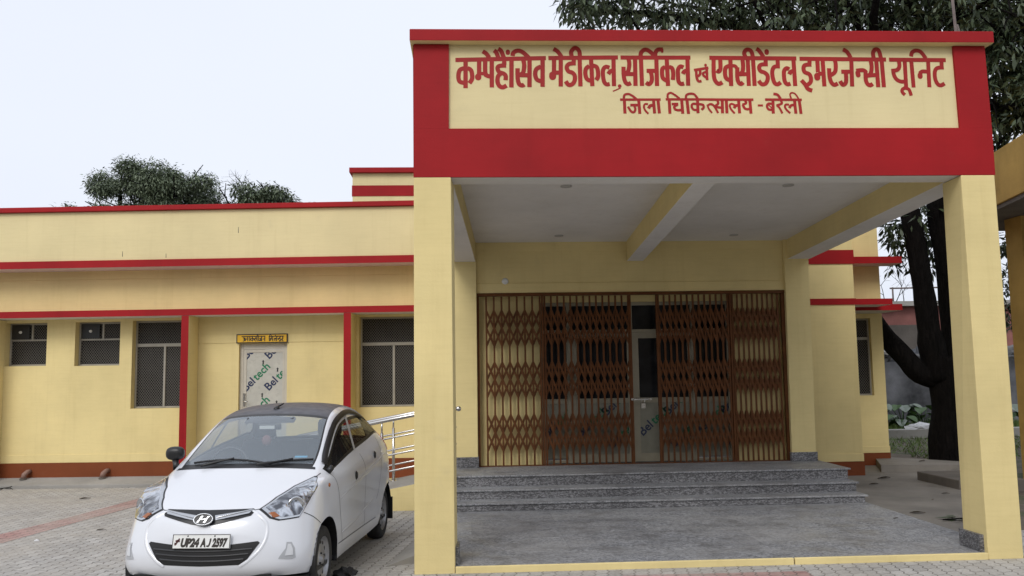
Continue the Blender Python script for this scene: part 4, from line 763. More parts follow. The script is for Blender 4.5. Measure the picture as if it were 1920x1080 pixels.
# elephant-ear plants
M['ear'] = leafmat('broad_leaf', (0.020, 0.055, 0.012), (0.075, 0.14, 0.035), 0.35)
M['pale'] = leafmat('broad_leaf_shiny', (0.12, 0.15, 0.11), (0.20, 0.24, 0.19), 0.25)
def ear_plant(x, y, s, seed, label):
    root = empty('leafy_plant', (x, y, 0)); tag(root, label, 'plant', 'broad-leaved plants under the compound wall')
    r_ = random.Random(seed)
    for i in range(10):
        a = r_.uniform(0, 2*math.pi); t_ = r_.uniform(.25, .55)*s; h = r_.uniform(.45, .95)*s
        tip = Vector((math.cos(a)*t_, math.sin(a)*t_, h)); mb = MB(); mb.tube([(0, 0, 0), tuple(tip*.5+Vector((0, 0, .12))), tuple(tip)], [.014, .012, .008], 6); mb.build('stalk', M['ear'], root)
        d = Vector((math.cos(a), math.sin(a), -.5)).normalized(); sd = d.cross(Vector((0, 0, 1))).normalized(); n = sd.cross(d)
        L = r_.uniform(.35, .55)*s; W_ = L*.42; mb = MB(); o_ = tip - d*L*.25
        prof = [(0, 0), (.06, .55), (.2, .95), (.42, 1), (.65, .75), (.85, .4), (1, 0)]
        vs = []
        for t, w_ in prof: vs += [tuple(o_+d*L*t+sd*W_*w_+n*.05*w_), tuple(o_+d*L*t-n*.02*t), tuple(o_+d*L*t-sd*W_*w_+n*.05*w_)]
        fs = []
        for j in range(len(prof)-1): b_ = 3*j; fs += [(b_, b_+3, b_+4, b_+1), (b_+1, b_+4, b_+5, b_+2)]
        mb.add(vs, fs); mb.build('leaf', M['pale'] if r_.random() < .22 else M['ear'], root)
for i, (x, y, s, lab) in enumerate([(10.85, 23.3, .72, 'broad-leaved green plant nearest the building corner under the compound wall'), (11.25, 23.7, .85, 'taller broad-leaved plant behind the first one from the building corner'), (11.55, 22.9, .62, 'low broad-leaved plant just above the kerb, left of the white plastic bag'), (11.9, 23.5, .80, 'broad-leaved plant straight behind the white plastic bag'), (12.3, 23.2, .75, 'broad-leaved plant right beside the tree trunk in front of the compound wall'), (14.6, 23.2, .9, 'broad-leaved plant seen between the right column and the shelter pillar')]):
    ear_plant(x, y, s, 40+i, lab)
# litter on the kerb
WB = plain('white_plastic_sheet', (0.62, 0.62, 0.63), 0.5)
for x, s, lab in ((11.35, .22, 'crumpled white plastic bag lying on the garden kerb'), (12.05, .14, 'small scrap of white plastic on the kerb by the tree trunk')):
    b = bmesh.new(); bmesh.ops.create_icosphere(b, subdivisions=3, radius=1)
    for v in b.verts:
        q = noise.noise(v.co*1.7+Vector((x, 0, 0)))*.45 + noise.noise(v.co*4)*.2
        v.co = Vector((v.co.x*1.6, v.co.y*.7, max(v.co.z, -.3)*.55))*(1+q)*s
    me = bpy.data.meshes.new('plastic_bag'); b.to_mesh(me); b.free(); me.materials.append(WB); o = bpy.data.objects.new('plastic_bag', me); COL.objects.link(o); o.location = (x, 21.57, .22+.17*s); tag(o, lab, 'plastic bag', 'litter on the garden kerb')
# rubble with tarpaulin on the far side of the wall, red house beyond
TPM = plain('black_tarpaulin', (0.035, 0.038, 0.045), 0.35, nvar=0.3)
mb = MB(); nx, ny = 34, 14; vs = []
for j in range(ny):
    for i in range(nx):
        u, v = i/(nx-1), j/(ny-1)
        z = 1.85 + .75*math.sin(math.pi*min(1, v*1.2))*(.55+.6*noise.noise(Vector((u*7, v*4, 2)))) + .25*noise.noise(Vector((u*19, v*9, 5)))
        vs.append((11.2+3.9*u, 25.35+1.5*v, z if 0 < j < ny-1 else 1.5))
mb.add(vs, [(j*nx+i, j*nx+i+1, (j+1)*nx+i+1, (j+1)*nx+i) for j in range(ny-1) for i in range(nx-1)]); o = mb.build('tarpaulin', TPM); tag(o, 'black tarpaulin heaped over rubble behind the compound wall', 'tarpaulin')
def rock(b, c, r, sd):
    q = bmesh.ops.create_icosphere(b, subdivisions=2, radius=1)['verts']
    for v in q:
        p = v.co.copy(); k_ = 1+.55*noise.noise(p*1.3+Vector((sd, 0, 0)))
        v.co = Vector((c[0]+p.x*r*1.5*k_, c[1]+p.y*r*k_, c[2]+max(-.5, p.z)*r*.75*k_))
b = bmesh.new(); rs_ = random.Random(3)
for k_ in range(170): rock(b, (rs_.uniform(9.5, 19), rs_.uniform(25.05, 26.3), 1.93+rs_.uniform(0, .35)*rs_.random()), rs_.uniform(.06, .24), k_*1.7)
me = bpy.data.meshes.new('rubble'); b.to_mesh(me); b.free(); me.materials.append(wash('grey_rubble', (0.20, 0.195, 0.19), 0.4, stain=(0.05, 0.05, 0.05), stain_amt=1.0)); o = bpy.data.objects.new('rubble', me); COL.objects.link(o); tag(o, 'heap of grey broken rubble along the top of the compound wall', 'rubble', kind='stuff')
for k_, lab in enumerate(['pale broken concrete slab lying on the rubble left of the black tarpaulin', 'pale broken concrete slab lying on the rubble nearest the tree trunk']):
    mb = MB(); mb.box(-.5+.1*k_, .5, -.3, .3, -.04, .04); o = mb.build('concrete_slab', M['concrete']); o.location = (11.3+1.2*k_, 25.2, 2.22+.1*k_); o.rotation_euler = (.3, .12-.25*k_, .3*k_); tag(o, lab, 'slab', 'broken slabs behind the compound wall')
RH = empty('brick_house', (18.5, 31, 0)); tag(RH, 'low flat-roofed house with pinkish red walls beyond the compound wall', 'house')
def RP(mb, name, mat):
    o = mb.build(name, mat); o.parent = RH; o.matrix_parent_inverse = Matrix.Translation(-RH.location); return o
RW_ = wash('pink_red_plaster', (0.27, 0.115, 0.10), 0.22, stain=(0.40, 0.23, 0.12), stain_amt=0.95)
mb = MB(); mb.box(14.0, 24, 30, 36, 0, 3.95); RP(mb, 'wall', RW_)
mb = MB(); mb.box(13.8, 24.2, 29.7, 36.2, 3.952, 4.12); RP(mb, 'roof', M['concrete'])
mb = MB()
for x in (15.6, 16.5, 17.4): mb.tube([(x, 31, 4.12), (x, 31, 4.12+.62)], .03, 6)
mb.tube([(15.5, 31, 4.70), (18, 31, 4.72)], .03, 6)
RP(mb, 'roof_railing', M['rust'])
o = MB().box(13.5, 14.6, 27.2, 28.2, 0, 3.15).build('shed', M['darkconc']); tag(o, 'small dark shed left of the tarpaulin in front of the pinkish house', 'shed')
# tangled bare shrub on the flat roof beyond
mb = MB(); r_ = random.Random(9); tp = []
for k_ in range(7): limbs(mb, (14.5+.35*k_, 31.5, 4.13), (r_.uniform(-.5, .5), 0, 1), .75, .02, 2, r_, tp)
mb2 = mb.build('dry_shrub', M['bark']); tag(mb2, 'dry bare shrub on the flat roof of the pinkish house', 'shrub')
# ---- leaves and twigs fallen on the floor
M['dry'] = leafmat('dead_leaf', (0.05, 0.035, 0.02), (0.11, 0.075, 0.04), 0.7)
def dead_leaf(x, y, z, L, rz, label, grp='dead leaves on the portico floor'):
    mb = MB(); prof = [(0, .04), (.25, .8), (.5, 1), (.78, .6), (1, 0.02)]; W_ = L*.24; vs = []
    for t, w_ in prof: vs += [(L*(t-.5), W_*w_, .004+L*.22*w_*abs(t-.4)), (L*(t-.5), 0, .003+.05*L*t), (L*(t-.5), -W_*w_, .005+L*.14*w_)]
    mb.add(vs, [f for j in range(4) for f in ((3*j, 3*j+3, 3*j+4, 3*j+1), (3*j+1, 3*j+4, 3*j+5, 3*j+2))])
    o = mb.build('dead_leaf', M['dry']); o.location = (x, y, z); o.rotation_euler = (0, 0, rz); tag(o, label, 'dead leaf', grp); return o
for (x, y, z, L, rz, lab) in [(5.22, 10.10, .06, .26, -.3, 'curled dead leaf midway between the right step end and the right column'), (4.80, 9.78, .06, .11, .4, 'small dead leaf nearest the middle of the portico floor'), (6.40, 13.35, .057, .34, .15, 'long curled dead leaf beside the brown plinth corner'), (7.68, 14.6, .172, .24, .5, 'dead leaf on the raised path slab by the garden'), (5.93, 12.70, .057, .22, .1, 'dead leaf just right of the top step'), (5.95, 11.1, .057, .10, 1.1, 'tiny dead leaf on the side path right of the lowest step'), (6.4, 11.6, .057, .16, -.2, 'dead leaf close to the kerb block behind the column')]:
    dead_leaf(x, y, z, L*.68, rz, lab)
for (x, y, L, rz, lab) in [(-5.75, 13.4, .16, .3, 'dead leaf on the paving near the apron left of the red band'), (-5.02, 14.0, .14, -.4, 'dead leaf on the paving close to the apron by the car'), (-4.35, 10.6, .11, .2, 'small dead leaf on the paving left of the car bumper')]:
    dead_leaf(x, y, .006, L, rz, lab, 'dead leaves in the yard')
o = MB().hexa([(-.05, -.03, 0), (.05, -.035, 0), (.045, .03, 0), (-.04, .035, 0), (-.04, -.02, .02), (.03, -.03, .035), (.04, .02, .012), (-.03, .03, .028)]).build('paper_scrap', WB); o.location = (-4.79, 10.0, .006); o.scale = (.6, .6, .5); tag(o, 'small white paper scrap on the grey paving at the lower left', 'paper scrap')
SPG = empty('leaf_sprig', (5.42, 9.55, .062)); tag(SPG, 'fallen dark green sprig of mango leaves at the foot of the right column', 'leaf sprig')
lv = leaf_object('leaves', [(0, 0, .05), (.10, 0, .05), (.2, .02, .04), (-.05, -.03, .03)], 7, .19, M['leaf'], 5, SPG, -0.2, .05); lv.scale = (1, 1, .45); lv.location = (0, 0, .01)
mb = MB(); mb.tube([(-.2, 0, .012), (0, .01, .02), (.25, 0, .02)], .008, 6); mb.build('stem', M['bark'], SPG)
mb = MB(); r_ = random.Random(4)
mb.tube([(-.45, 0, .03), (-.15, .01, .035), (.12, -.01, .06), (.22, 0, .09)], .012, 6)
for s_ in (-1, 1): mb.tube([(.0, 0, .05), (.04+.1*s_*.5, .05*s_, .03), (.06+.13*s_, .1*s_, .008)], .008, 6)
mb.tube([(.15, 0, .07), (.24, .02, .005)], .007, 6)
o = mb.build('fallen_twig', M['bark']); o.location = (-7.62, 14.72, .005); o.scale = (.6, .6, .6); tag(o, 'black forked twig lying on the paving by the apron at the left edge', 'twig')
mb = MB(); b = bmesh.new(); bmesh.ops.create_icosphere(b, subdivisions=3, radius=1)
for v in b.verts: v.co = Vector((v.co.x*.10, v.co.y*.075, max(-.2, v.co.z)*.062))*(1+.45*noise.noise(v.co*2.1))
me = bpy.data.meshes.new('stone'); b.to_mesh(me); b.free(); me.materials.append(plain('black_stone', (0.016, 0.015, 0.015), 0.7)); o = bpy.data.objects.new('stone', me); COL.objects.link(o); o.location = (-1.13, 7.93, .012); tag(o, 'black lump of stone on the paving beside the front wheel of the car', 'stone')
# ---- unseen block added behind the camera to keep low sky light off the portico
o = MB().box(-30, 28, -11.5, -10, 0, 7.0).build('opposite_building', plain('weathered_cream_wall', (0.20, 0.17, 0.12), 0.9, nvar=0.2)); tag(o, kind='structure')

# ================================================================== CAR
CAR = empty('hatchback_car', (-2.02, 6.68, 0.0), -0.105)
tag(CAR, 'small white hatchback with a dark grey roof parked nose out before the ramp', 'car')
M['paint'] = plain('white_car_paint', (0.69, 0.705, 0.745), 0.24, coat=0.8)
M['roofwrap'] = plain('dark_grey_roof_wrap', (0.075, 0.075, 0.088), 0.42, nvar=0.08)
M['blk'] = plain('black_trim', (0.011, 0.011, 0.012), 0.4)
M['gap'] = plain('panel_gap', (0.02, 0.02, 0.022), 0.8)
M['chrome'] = plain('chrome', (0.60, 0.61, 0.63), 0.16, 1.0)
M['satin'] = plain('satin_silver', (0.55, 0.56, 0.58), 0.3, 0.9)
M['tyre'] = plain('tyre_rubber', (0.022, 0.021, 0.020), 0.85, nvar=0.2)
M['rim'] = plain('dusty_steel_rim', (0.36, 0.36, 0.37), 0.4, 0.7, nvar=0.2)
M['amber'] = plain('amber_lens', (0.30, 0.085, 0.012), 0.15, coat=0.6)
M['redlens'] = plain('red_lens', (0.45, 0.02, 0.02), 0.15, coat=0.6)
M['seat'] = plain('dark_seat_cloth', (0.035, 0.035, 0.04), 0.9)
M['plate'] = plain('number_plate_white', (0.74, 0.74, 0.72), 0.4, nvar=0.04)
def carglass(name, tint, haze, hz=0.12, ior=0.9):
    m = bpy.data.materials.new(name); m.use_nodes = True; t = m.node_tree; t.nodes.clear()
    tr = t.nodes.new('ShaderNodeBsdfTransparent'); tr.inputs[0].default_value = (*tint, 1)
    df = t.nodes.new('ShaderNodeBsdfDiffuse'); df.inputs[0].default_value = (*haze, 1)
    gl = t.nodes.new('ShaderNodeBsdfGlossy'); gl.inputs['Roughness'].default_value = 0.03
    m1 = t.nodes.new('ShaderNodeMixShader'); m1.inputs[0].default_value = hz; t.links.new(tr.outputs[0], m1.inputs[1]); t.links.new(df.outputs[0], m1.inputs[2])
    lw = t.nodes.new('ShaderNodeLayerWeight'); lw.inputs[0].default_value = 0.5      # Schlick, the same from inside and outside
    pw = t.nodes.new('ShaderNodeMath'); pw.operation = 'POWER'; pw.inputs[1].default_value = 4.0; t.links.new(lw.outputs['Facing'], pw.inputs[0])
    fr = t.nodes.new('ShaderNodeMath'); fr.operation = 'MULTIPLY_ADD'; fr.inputs[1].default_value = ior; fr.inputs[2].default_value = 0.045; t.links.new(pw.outputs[0], fr.inputs[0])
    m2 = t.nodes.new('ShaderNodeMixShader'); t.links.new(fr.outputs[0], m2.inputs[0]); t.links.new(m1.outputs[0], m2.inputs[1]); t.links.new(gl.outputs[0], m2.inputs[2])
    o = t.nodes.new('ShaderNodeOutputMaterial'); t.links.new(m2.outputs[0], o.inputs[0]); return m
M['wsg'] = carglass('dusty_windscreen_glass', (0.88, 0.92, 0.92), (0.52, 0.60, 0.68), 0.25, 1.0)  # bluish diffuse haze stands in for sky reflected in the glass
M['sdg'] = carglass('tinted_side_glass', (0.54, 0.55, 0.53), (0.2, 0.2, 0.2), 0.05, 0.6)

# --- body cage: right half in car space (x to the car's left, y back from the bumper, z up)
top = [
 [(0,.10,.735),(.2,.115,.74),(.4,.16,.755),(.53,.23,.775),(.60,.33,.81),(.685,.47,.855),(.728,.66,.90)],
 [(0,.45,.875),(.2,.46,.875),(.38,.49,.87),(.51,.53,.87),(.60,.58,.875),(.67,.68,.885),(.72,.80,.90)],
 [(0,.83,.985),(.22,.845,.985),(.43,.885,.98),(.615,.95,.97),(.675,.965,.95),(.70,.98,.935),(.74,1.02,.905)],
 [(0,1.22,1.235),(.21,1.235,1.232),(.41,1.275,1.22),(.567,1.34,1.195),(.622,1.37,1.18),(.71,1.35,.955),(.758,1.38,.91)],
 [(0,1.60,1.445),(.2,1.61,1.44),(.38,1.645,1.425),(.507,1.70,1.395),(.565,1.73,1.375),(.725,1.70,.985),(.77,1.73,.925)],
 [(0,2.05,1.51),(.2,2.05,1.505),(.37,2.06,1.49),(.485,2.08,1.465),(.565,2.12,1.42),(.725,2.10,1.03),(.78,2.12,.955)],
 [(0,2.55,1.50),(.19,2.55,1.497),(.36,2.55,1.48),(.475,2.56,1.455),(.57,2.58,1.40),(.72,2.56,1.085),(.785,2.58,.99)],
 [(0,3.02,1.445),(.19,3.01,1.44),(.35,2.99,1.425),(.465,2.95,1.40),(.575,2.90,1.33),(.70,2.93,1.19),(.775,3.0,1.02)],
 [(0,3.36,1.02),(.2,3.355,1.02),(.40,3.34,1.02),(.55,3.31,1.02),(.64,3.28,1.02),(.71,3.25,1.02),(.755,3.20,1.02)]]
front = [  # rows bottom to top, centre to corner
 [(0,.08,.268),(.2,.09,.268),(.43,.12,.268),(.59,.185,.265),(.69,.29,.258),(.735,.45,.235),(.75,.66,.20)],
 [(0,.02,.318),(.2,.03,.318),(.43,.06,.318),(.60,.13,.318),(.71,.26,.315),(.76,.44,.30),(.768,.66,.28)],
 [(0,0,.40),(.2,.01,.40),(.43,.045,.40),(.60,.115,.40),(.715,.25,.40),(.765,.43,.42),(.775,.66,.46)],
 [(0,.02,.52),(.2,.03,.52),(.42,.065,.52),(.58,.14,.52),(.69,.27,.53),(.745,.44,.56),(.765,.66,.62)],
 [(0,.055,.66),(.2,.065,.66),(.4,.10,.66),(.54,.175,.665),(.65,.29,.68),(.725,.45,.71),(.752,.66,.77)]]
yS = [.80,1.02,1.38,1.73,2.12,2.58,3.0,3.25]
side = [
 [(.75,.20),(.735,.19),(.73,.19),(.73,.19),(.735,.19),(.745,.20),(.75,.22),(.735,.25)],
 [(.77,.28),(.76,.28),(.755,.28),(.755,.28),(.758,.28),(.768,.28),(.775,.29),(.76,.32)],
 [(.778,.46),(.765,.44),(.762,.44),(.762,.44),(.765,.44),(.780,.46),(.792,.47),(.775,.48)],
 [(.772,.63),(.762,.62),(.765,.62),(.768,.62),(.772,.62),(.785,.64),(.800,.66),(.785,.68)],
 [(.752,.79),(.765,.79),(.78,.79),(.787,.80),(.79,.82),(.797,.85),(.797,.87),(.775,.88)]]
rear = [
 [(.69,3.35,.25),(.62,3.40,.25),(.53,3.43,.25),(.38,3.45,.25),(.2,3.46,.25),(0,3.465,.25)],
 [(.71,3.37,.33),(.63,3.43,.33),(.54,3.46,.33),(.38,3.475,.33),(.2,3.485,.33),(0,3.49,.33)],
 [(.715,3.38,.48),(.635,3.44,.48),(.54,3.47,.48),(.38,3.485,.48),(.2,3.495,.48),(0,3.50,.48)],
 [(.72,3.35,.68),(.635,3.41,.68),(.54,3.44,.68),(.38,3.46,.68),(.2,3.475,.68),(0,3.48,.68)],
 [(.715,3.31,.88),(.63,3.37,.88),(.53,3.40,.88),(.38,3.42,.88),(.2,3.435,.88),(0,3.44,.88)]]
TAGS = ['body', 'hood', 'windscreen', 'roof', 'side_window', 'rear_window', 'front_door', 'rear_door', 'front_bumper', 'tailgate']
def build_cage():
    b = bmesh.new(); cache = {}
    def V(p, s):
        k = (round(p[0]*s, 4), round(p[1], 4), round(p[2], 4))
        if k not in cache: cache[k] = b.verts.new(k)
        return cache[k]
    band = []
    for j in range(5):
        row = list(front[j]) + [(side[j][i][0], yS[i], side[j][i][1]) for i in range(8)] + rear[j]
        band.append(row)
    band.append(list(top[0]) + [top[r][6] for r in range(1, 9)] + [top[8][c] for c in (5, 4, 3, 2, 1, 0)])
    K = len(band[0])
    for s in (1, -1):
        def face(ps, tg):
            vs = [V(p, s) for p in ps]
            if s < 0: vs = vs[::-1]
            vs = [v for i, v in enumerate(vs) if v not in vs[:i]]
            if len(vs) < 3: return
            f = b.faces.new(vs); f.material_index = TAGS.index(tg); f.smooth = True
        for j in range(5):
            for k in range(K-1):
                tg = 'body'
                if k < 5 and j < 4: tg = 'front_bumper'
                if k < 4 and j == 4: tg = 'front_bumper'
                if 8 <= k <= 10 and j >= 1: tg = 'front_door'
                if 11 <= k <= 11 and j >= 1: tg = 'rear_door'
                if k >= 14: tg = 'tailgate'
                face([band[j][k], band[j][k+1], band[j+1][k+1], band[j+1][k]], tg)
        for r in range(8):
            for c in range(6):
                tg = 'body'
                if r < 2 and c < 6: tg = 'hood'
                if 2 <= r < 4 and c < 3: tg = 'windscreen'
                if 4 <= r < 7 and c < 3: tg = 'roof'
                if r == 7 and c < 3: tg = 'rear_window'
                if 2 <= r < 7 and c == 4: tg = 'side_window'
                if 2 <= r < 5 and c == 5: tg = 'front_door'
                if r == 5 and c == 5: tg = 'rear_door'
                face([top[r][c], top[r][c+1], top[r+1][c+1], top[r+1][c]], tg)
    bmesh.ops.recalc_face_normals(b, faces=b.faces)
    me = bpy.data.meshes.new('cage')
    for tname in TAGS: me.materials.append(bpy.data.materials.get('cage_'+tname) or bpy.data.materials.new('cage_'+tname))
    b.to_mesh(me); b.free()
    o = bpy.data.objects.new('cage', me); COL.objects.link(o)
    md = o.modifiers.new('s', 'SUBSURF'); md.levels = 3; md.render_levels = 3
    dg = bpy.context.evaluated_depsgraph_get()
    sub = bpy.data.meshes.new_from_object(o.evaluated_get(dg)); bpy.data.objects.remove(o)
    for mt in [m for m in bpy.data.materials if m.name.startswith('cage_')]: pass
    return sub
sub = build_cage()
bb = bmesh.new(); bb.from_mesh(sub); bpy.data.meshes.remove(sub)
bb.faces.ensure_lookup_table(); bb.normal_update()
if max(bb.faces, key=lambda f: f.calc_center_median().z).normal.z < 0: bmesh.ops.reverse_faces(bb, faces=bb.faces[:])
bb.normal_update()
BODY_BVH = BVHTree.FromBMesh(bb)          # whole skin, before the arches are cut
# wheel arches: cut, with the edge drawn onto a true circle
ARCH = ((0.72, 0.275, 0.335), (3.10, 0.275, 0.325))
for ay, az, ar in ARCH:
    for v in bb.verts:
        if abs(v.co.x) < 0.5: continue
        dy, dz = v.co.y-ay, v.co.z-az; d = math.hypot(dy, dz)
        if abs(d-ar) < 0.026 and d > 0: v.co.y, v.co.z = ay+dy/d*ar, az+dz/d*ar
    kill = [f for f in bb.faces if abs(f.calc_center_median().x) > 0.5 and math.hypot(f.calc_center_median().y-ay, f.calc_center_median().z-az) < ar]
    bmesh.ops.delete(bb, geom=kill, context='FACES')
# black borders of the glass: the outermost ring of faces of each pane
frit = set()
for f in bb.faces:
    t_ = TAGS[f.material_index]
    if t_ in ('windscreen', 'side_window', 'rear_window', ):
        for e in f.edges:
            for g in e.link_faces:
                if g is not f and TAGS[g.material_index] != t_: frit.add(f)
vn = {v.index: v.normal.copy() for v in bb.verts}
bb.verts.index_update(); bb.verts.ensure_lookup_table()
def skin_part(name, mat, test, parent=CAR):
    fs = [f for f in bb.faces if test(f)]
    idx = {}; vs = []; nn = []
    for f in fs:
        for v in f.verts:
            if v.index not in idx: idx[v.index] = len(vs); vs.append(tuple(v.co)); nn.append(tuple(v.normal))
    me = bpy.data.meshes.new(name); me.from_pydata(vs, [], [[idx[v.index] for v in f.verts] for f in fs]); me.materials.append(mat)
    me.polygons.foreach_set('use_smooth', [True]*len(fs)); me.update(); me.normals_split_custom_set_from_vertices(nn)
    o = bpy.data.objects.new(name, me); COL.objects.link(o); o.parent = parent
    return o
tg = lambda f: TAGS[f.material_index]
cx = lambda f: f.calc_center_median()
skin_part('body', M['paint'], lambda f: tg(f) == 'body')
skin_part('hood', M['paint'], lambda f: tg(f) == 'hood')
BUMP = skin_part('front_bumper', M['paint'], lambda f: tg(f) == 'front_bumper')
skin_part('tailgate', M['paint'], lambda f: tg(f) == 'tailgate')
skin_part('roof_panel', M['roofwrap'], lambda f: tg(f) == 'roof')
WS = skin_part('windscreen', M['wsg'], lambda f: tg(f) == 'windscreen' and f not in frit)
skin_part('windscreen_border', M['blk'], lambda f: tg(f) == 'windscreen' and f in frit, WS)
RW = skin_part('rear_window', M['wsg'], lambda f: tg(f) == 'rear_window' and f not in frit)
skin_part('window_border', M['blk'], lambda f: tg(f) == 'rear_window' and f in frit, RW)
DOORS = {}
for s in (1, -1):
    DOORS['f', s] = skin_part('front_door', M['paint'], lambda f: tg(f) == 'front_door' and cx(f).x*s > 0)
    DOORS['r', s] = skin_part('rear_door', M['paint'], lambda f: tg(f) == 'rear_door' and cx(f).x*s > 0)
    skin_part('door_glass', M['sdg'], lambda f: tg(f) == 'side_window' and f not in frit and cx(f).x*s > 0 and cx(f).y < 2.06, DOORS['f', s])
    skin_part('door_glass', M['sdg'], lambda f: tg(f) == 'side_window' and f not in frit and cx(f).x*s > 0 and cx(f).y >= 2.06, DOORS['r', s])
    skin_part('window_trim', M['blk'], lambda f: tg(f) == 'side_window' and f in frit and cx(f).x*s > 0)

# --- pieces laid on the skin of the car -----------------------------------------------------
def inside_grid(outline, step):
    """triangulated sheet filling a 2-D outline, cut on a grid so that it can follow a curved skin"""
    b = bmesh.new(); P = []
    n = len(outline)
    for i in range(n):
        p, q = Vector(outline[i]), Vector(outline[(i+1) % n]); k = max(1, int((q-p).length/step))
        for j in range(k): P.append(p.lerp(q, j/k))
    b.faces.new([b.verts.new((p.x, p.y, 0)) for p in P])
    bmesh.ops.triangulate(b, faces=b.faces[:])
    lo = [min(p[k] for p in P) for k in (0, 1)]; hi = [max(p[k] for p in P) for k in (0, 1)]
    for k in (0, 1):
        x = math.ceil(lo[k]/step)*step
        while x < hi[k]:
            no = (1, 0, 0) if k == 0 else (0, 1, 0); co = (x, 0, 0) if k == 0 else (0, x, 0)
            bmesh.ops.bisect_plane(b, geom=b.verts[:]+b.edges[:]+b.faces[:], plane_co=co, plane_no=no)
            x += step
    bmesh.ops.triangulate(b, faces=b.faces[:])
    return b
def patch(name, outline, mat, off=0.003, ang=0.0, mirror=False, parent=CAR, step=0.03, skirt=0.012, smooth=True):
    """outline in (a, z): a is measured across a view turned by ang about z; shot onto the skin"""
    ca, sa = math.cos(R(ang)), math.sin(R(ang))
    ax = Vector((ca, sa, 0)); dr_ = Vector((-sa, ca, 0))
    b = inside_grid(outline, step)
    bad = []
    for v in b.verts:
        o = ax*v.co.x + Vector((0, 0, v.co.y)) - dr_*3
        h = BODY_BVH.ray_cast(o, dr_)
        if h[0] is None: h = BODY_BVH.find_nearest(ax*v.co.x + Vector((0, 0, v.co.y)))
        n = h[1] if h[1].dot(dr_) < 0 else -h[1]
        v.co = h[0] + n*off
    b.normal_update()
    if skirt:
        be = [e for e in b.edges if len(e.link_faces) == 1]
        r = bmesh.ops.extrude_edge_only(b, edges=be)
        for v in r['geom']:
            if isinstance(v, bmesh.types.BMVert): v.co += dr_*skirt
    if mirror:
        for v in b.verts: v.co.x = -v.co.x
    bmesh.ops.recalc_face_normals(b, faces=b.faces[:])
    me = bpy.data.meshes.new(name); b.to_mesh(me); b.free(); me.materials.append(mat)
    o = bpy.data.objects.new(name, me); COL.objects.link(o); o.parent = parent
    return o
def strip(name, pts, w, mat, off=0.002, mirror=False, parent=CAR, hump=0.0, k=6, taper=False):
    """a narrow band (or, with hump, a rounded ridge) following the skin"""
    P = [Vector(p) for p in smooth_pts(pts, k)]; mb = MB(); rows = []
    Q = []
    for p in P:
        h = BODY_BVH.find_nearest(p); n = h[1]
        if n.dot(h[0]-Vector((0, 1.75, 0.7))) < 0: n = -n
        Q.append((h[0], n))
    for i, (p, n) in enumerate(Q):
        d = (Q[min(i+1, len(Q)-1)][0]-Q[max(i-1, 0)][0]).normalized(); s_ = d.cross(n).normalized()
        ww = w*(1-0.75*abs(2*i/(len(Q)-1)-1)**2) if taper else w
        prof = [(-1, 0), (-0.5, 0.75), (0, 1), (0.5, 0.75), (1, 0)] if hump else [(-1, 0), (1, 0)]
        rows.append([tuple(p + s_*(a*ww/2) + n*(off + c*hump)) for a, c in prof])
    m = len(rows[0]); vs = [v for r in rows for v in r]
    if mirror: vs = [(-x, y, z) for x, y, z in vs]
    mb.add(vs, [(i*m+j, i*m+j+1, (i+1)*m+j+1, (i+1)*m+j) for i in range(len(rows)-1) for j in range(m-1)], 0, bool(hump))
    o = mb.build(name, mat, parent); return o
both = (False, True)
# headlights
def lampmat():
    m, t, b = newmat('headlamp_reflector'); co = objco(t)
    v = t.nodes.new('ShaderNodeTexVoronoi'); v.inputs['Scale'].default_value = 9; t.links.new(co, v.inputs['Vector'])
    n = nz_(t, co, 6.5, 2, 0.5, 1.6)
    c = mix(t, (0.07, 0.075, 0.09), (0.58, 0.61, 0.66), ramp(t, n, 0.42, 0.62))
    t.links.new(c, b.inputs['Base Color']); b.inputs['Metallic'].default_value = 0.75; b.inputs['Roughness'].default_value = 0.18
    b.inputs['Coat Weight'].default_value = 1.0; b.inputs['Coat Roughness'].default_value = 0.03
    bump(t, b, n, 0.6, 0.02); return m
M['lamp'] = lampmat()
A = 40.0; ca_, sa_ = math.cos(R(A)), math.sin(R(A)); au = lambda x, y: x*ca_ + y*sa_
HL = [(.385,.195,.752),(.463,.358,.818),(.541,.56,.875),(.63,.80,.924),(.662,.80,.918),(.680,.69,.885),(.690,.50,.81),(.668,.364,.718),(.648,.314,.676),(.534,.191,.672),(.473,.165,.693)]
def shrink(L, f, c=None):
    cx_ = sum(p[0] for p in L)/len(L); cz_ = sum(p[1] for p in L)/len(L)
    return [(cx_+(p[0]-cx_)*f, cz_+(p[1]-cz_)*f) for p in L]
hl2 = [(au(p[0], p[1]), p[2]) for p in HL]
for mi in both:
    hd = patch('headlight', shrink(hl2, 1.03), M['blk'], 0.003, A, mi)
    patch('chrome_bezel', shrink(hl2, 0.965), M['chrome'], 0.006, A, mi, hd)
    ii = shrink(hl2, 0.86)
    patch('reflector', ii, M['lamp'], 0.009, A, mi, hd)
    patch('indicator_lens', [(au(.455,.18), .722), (au(.50,.19), .728), (au(.535,.20), .698), (au(.50,.17), .690)], M['amber'], 0.012, A, mi, hd)
    c_ = Vector((.612,.34,.765)); d_ = Vector((sa_, -ca_, 0))
    mb = MB()
    prof = [(0.001, -0.03), (0.03, -0.02), (0.052, 0.006), (0.060, 0.010), (0.066, 0.004)]
    q = d_.to_track_quat('Z', 'Y')
    def Tt(x, y, z, mi=mi):
        p = q @ Vector((x, y, z)) + c_ + d_*0.012
        return (-p.x, p.y, p.z) if mi else tuple(p)
    mb.T = Tt; mb.lathe(prof, 20, 'z'); o = mb.build('bulb_bowl', M['chrome'], hd)
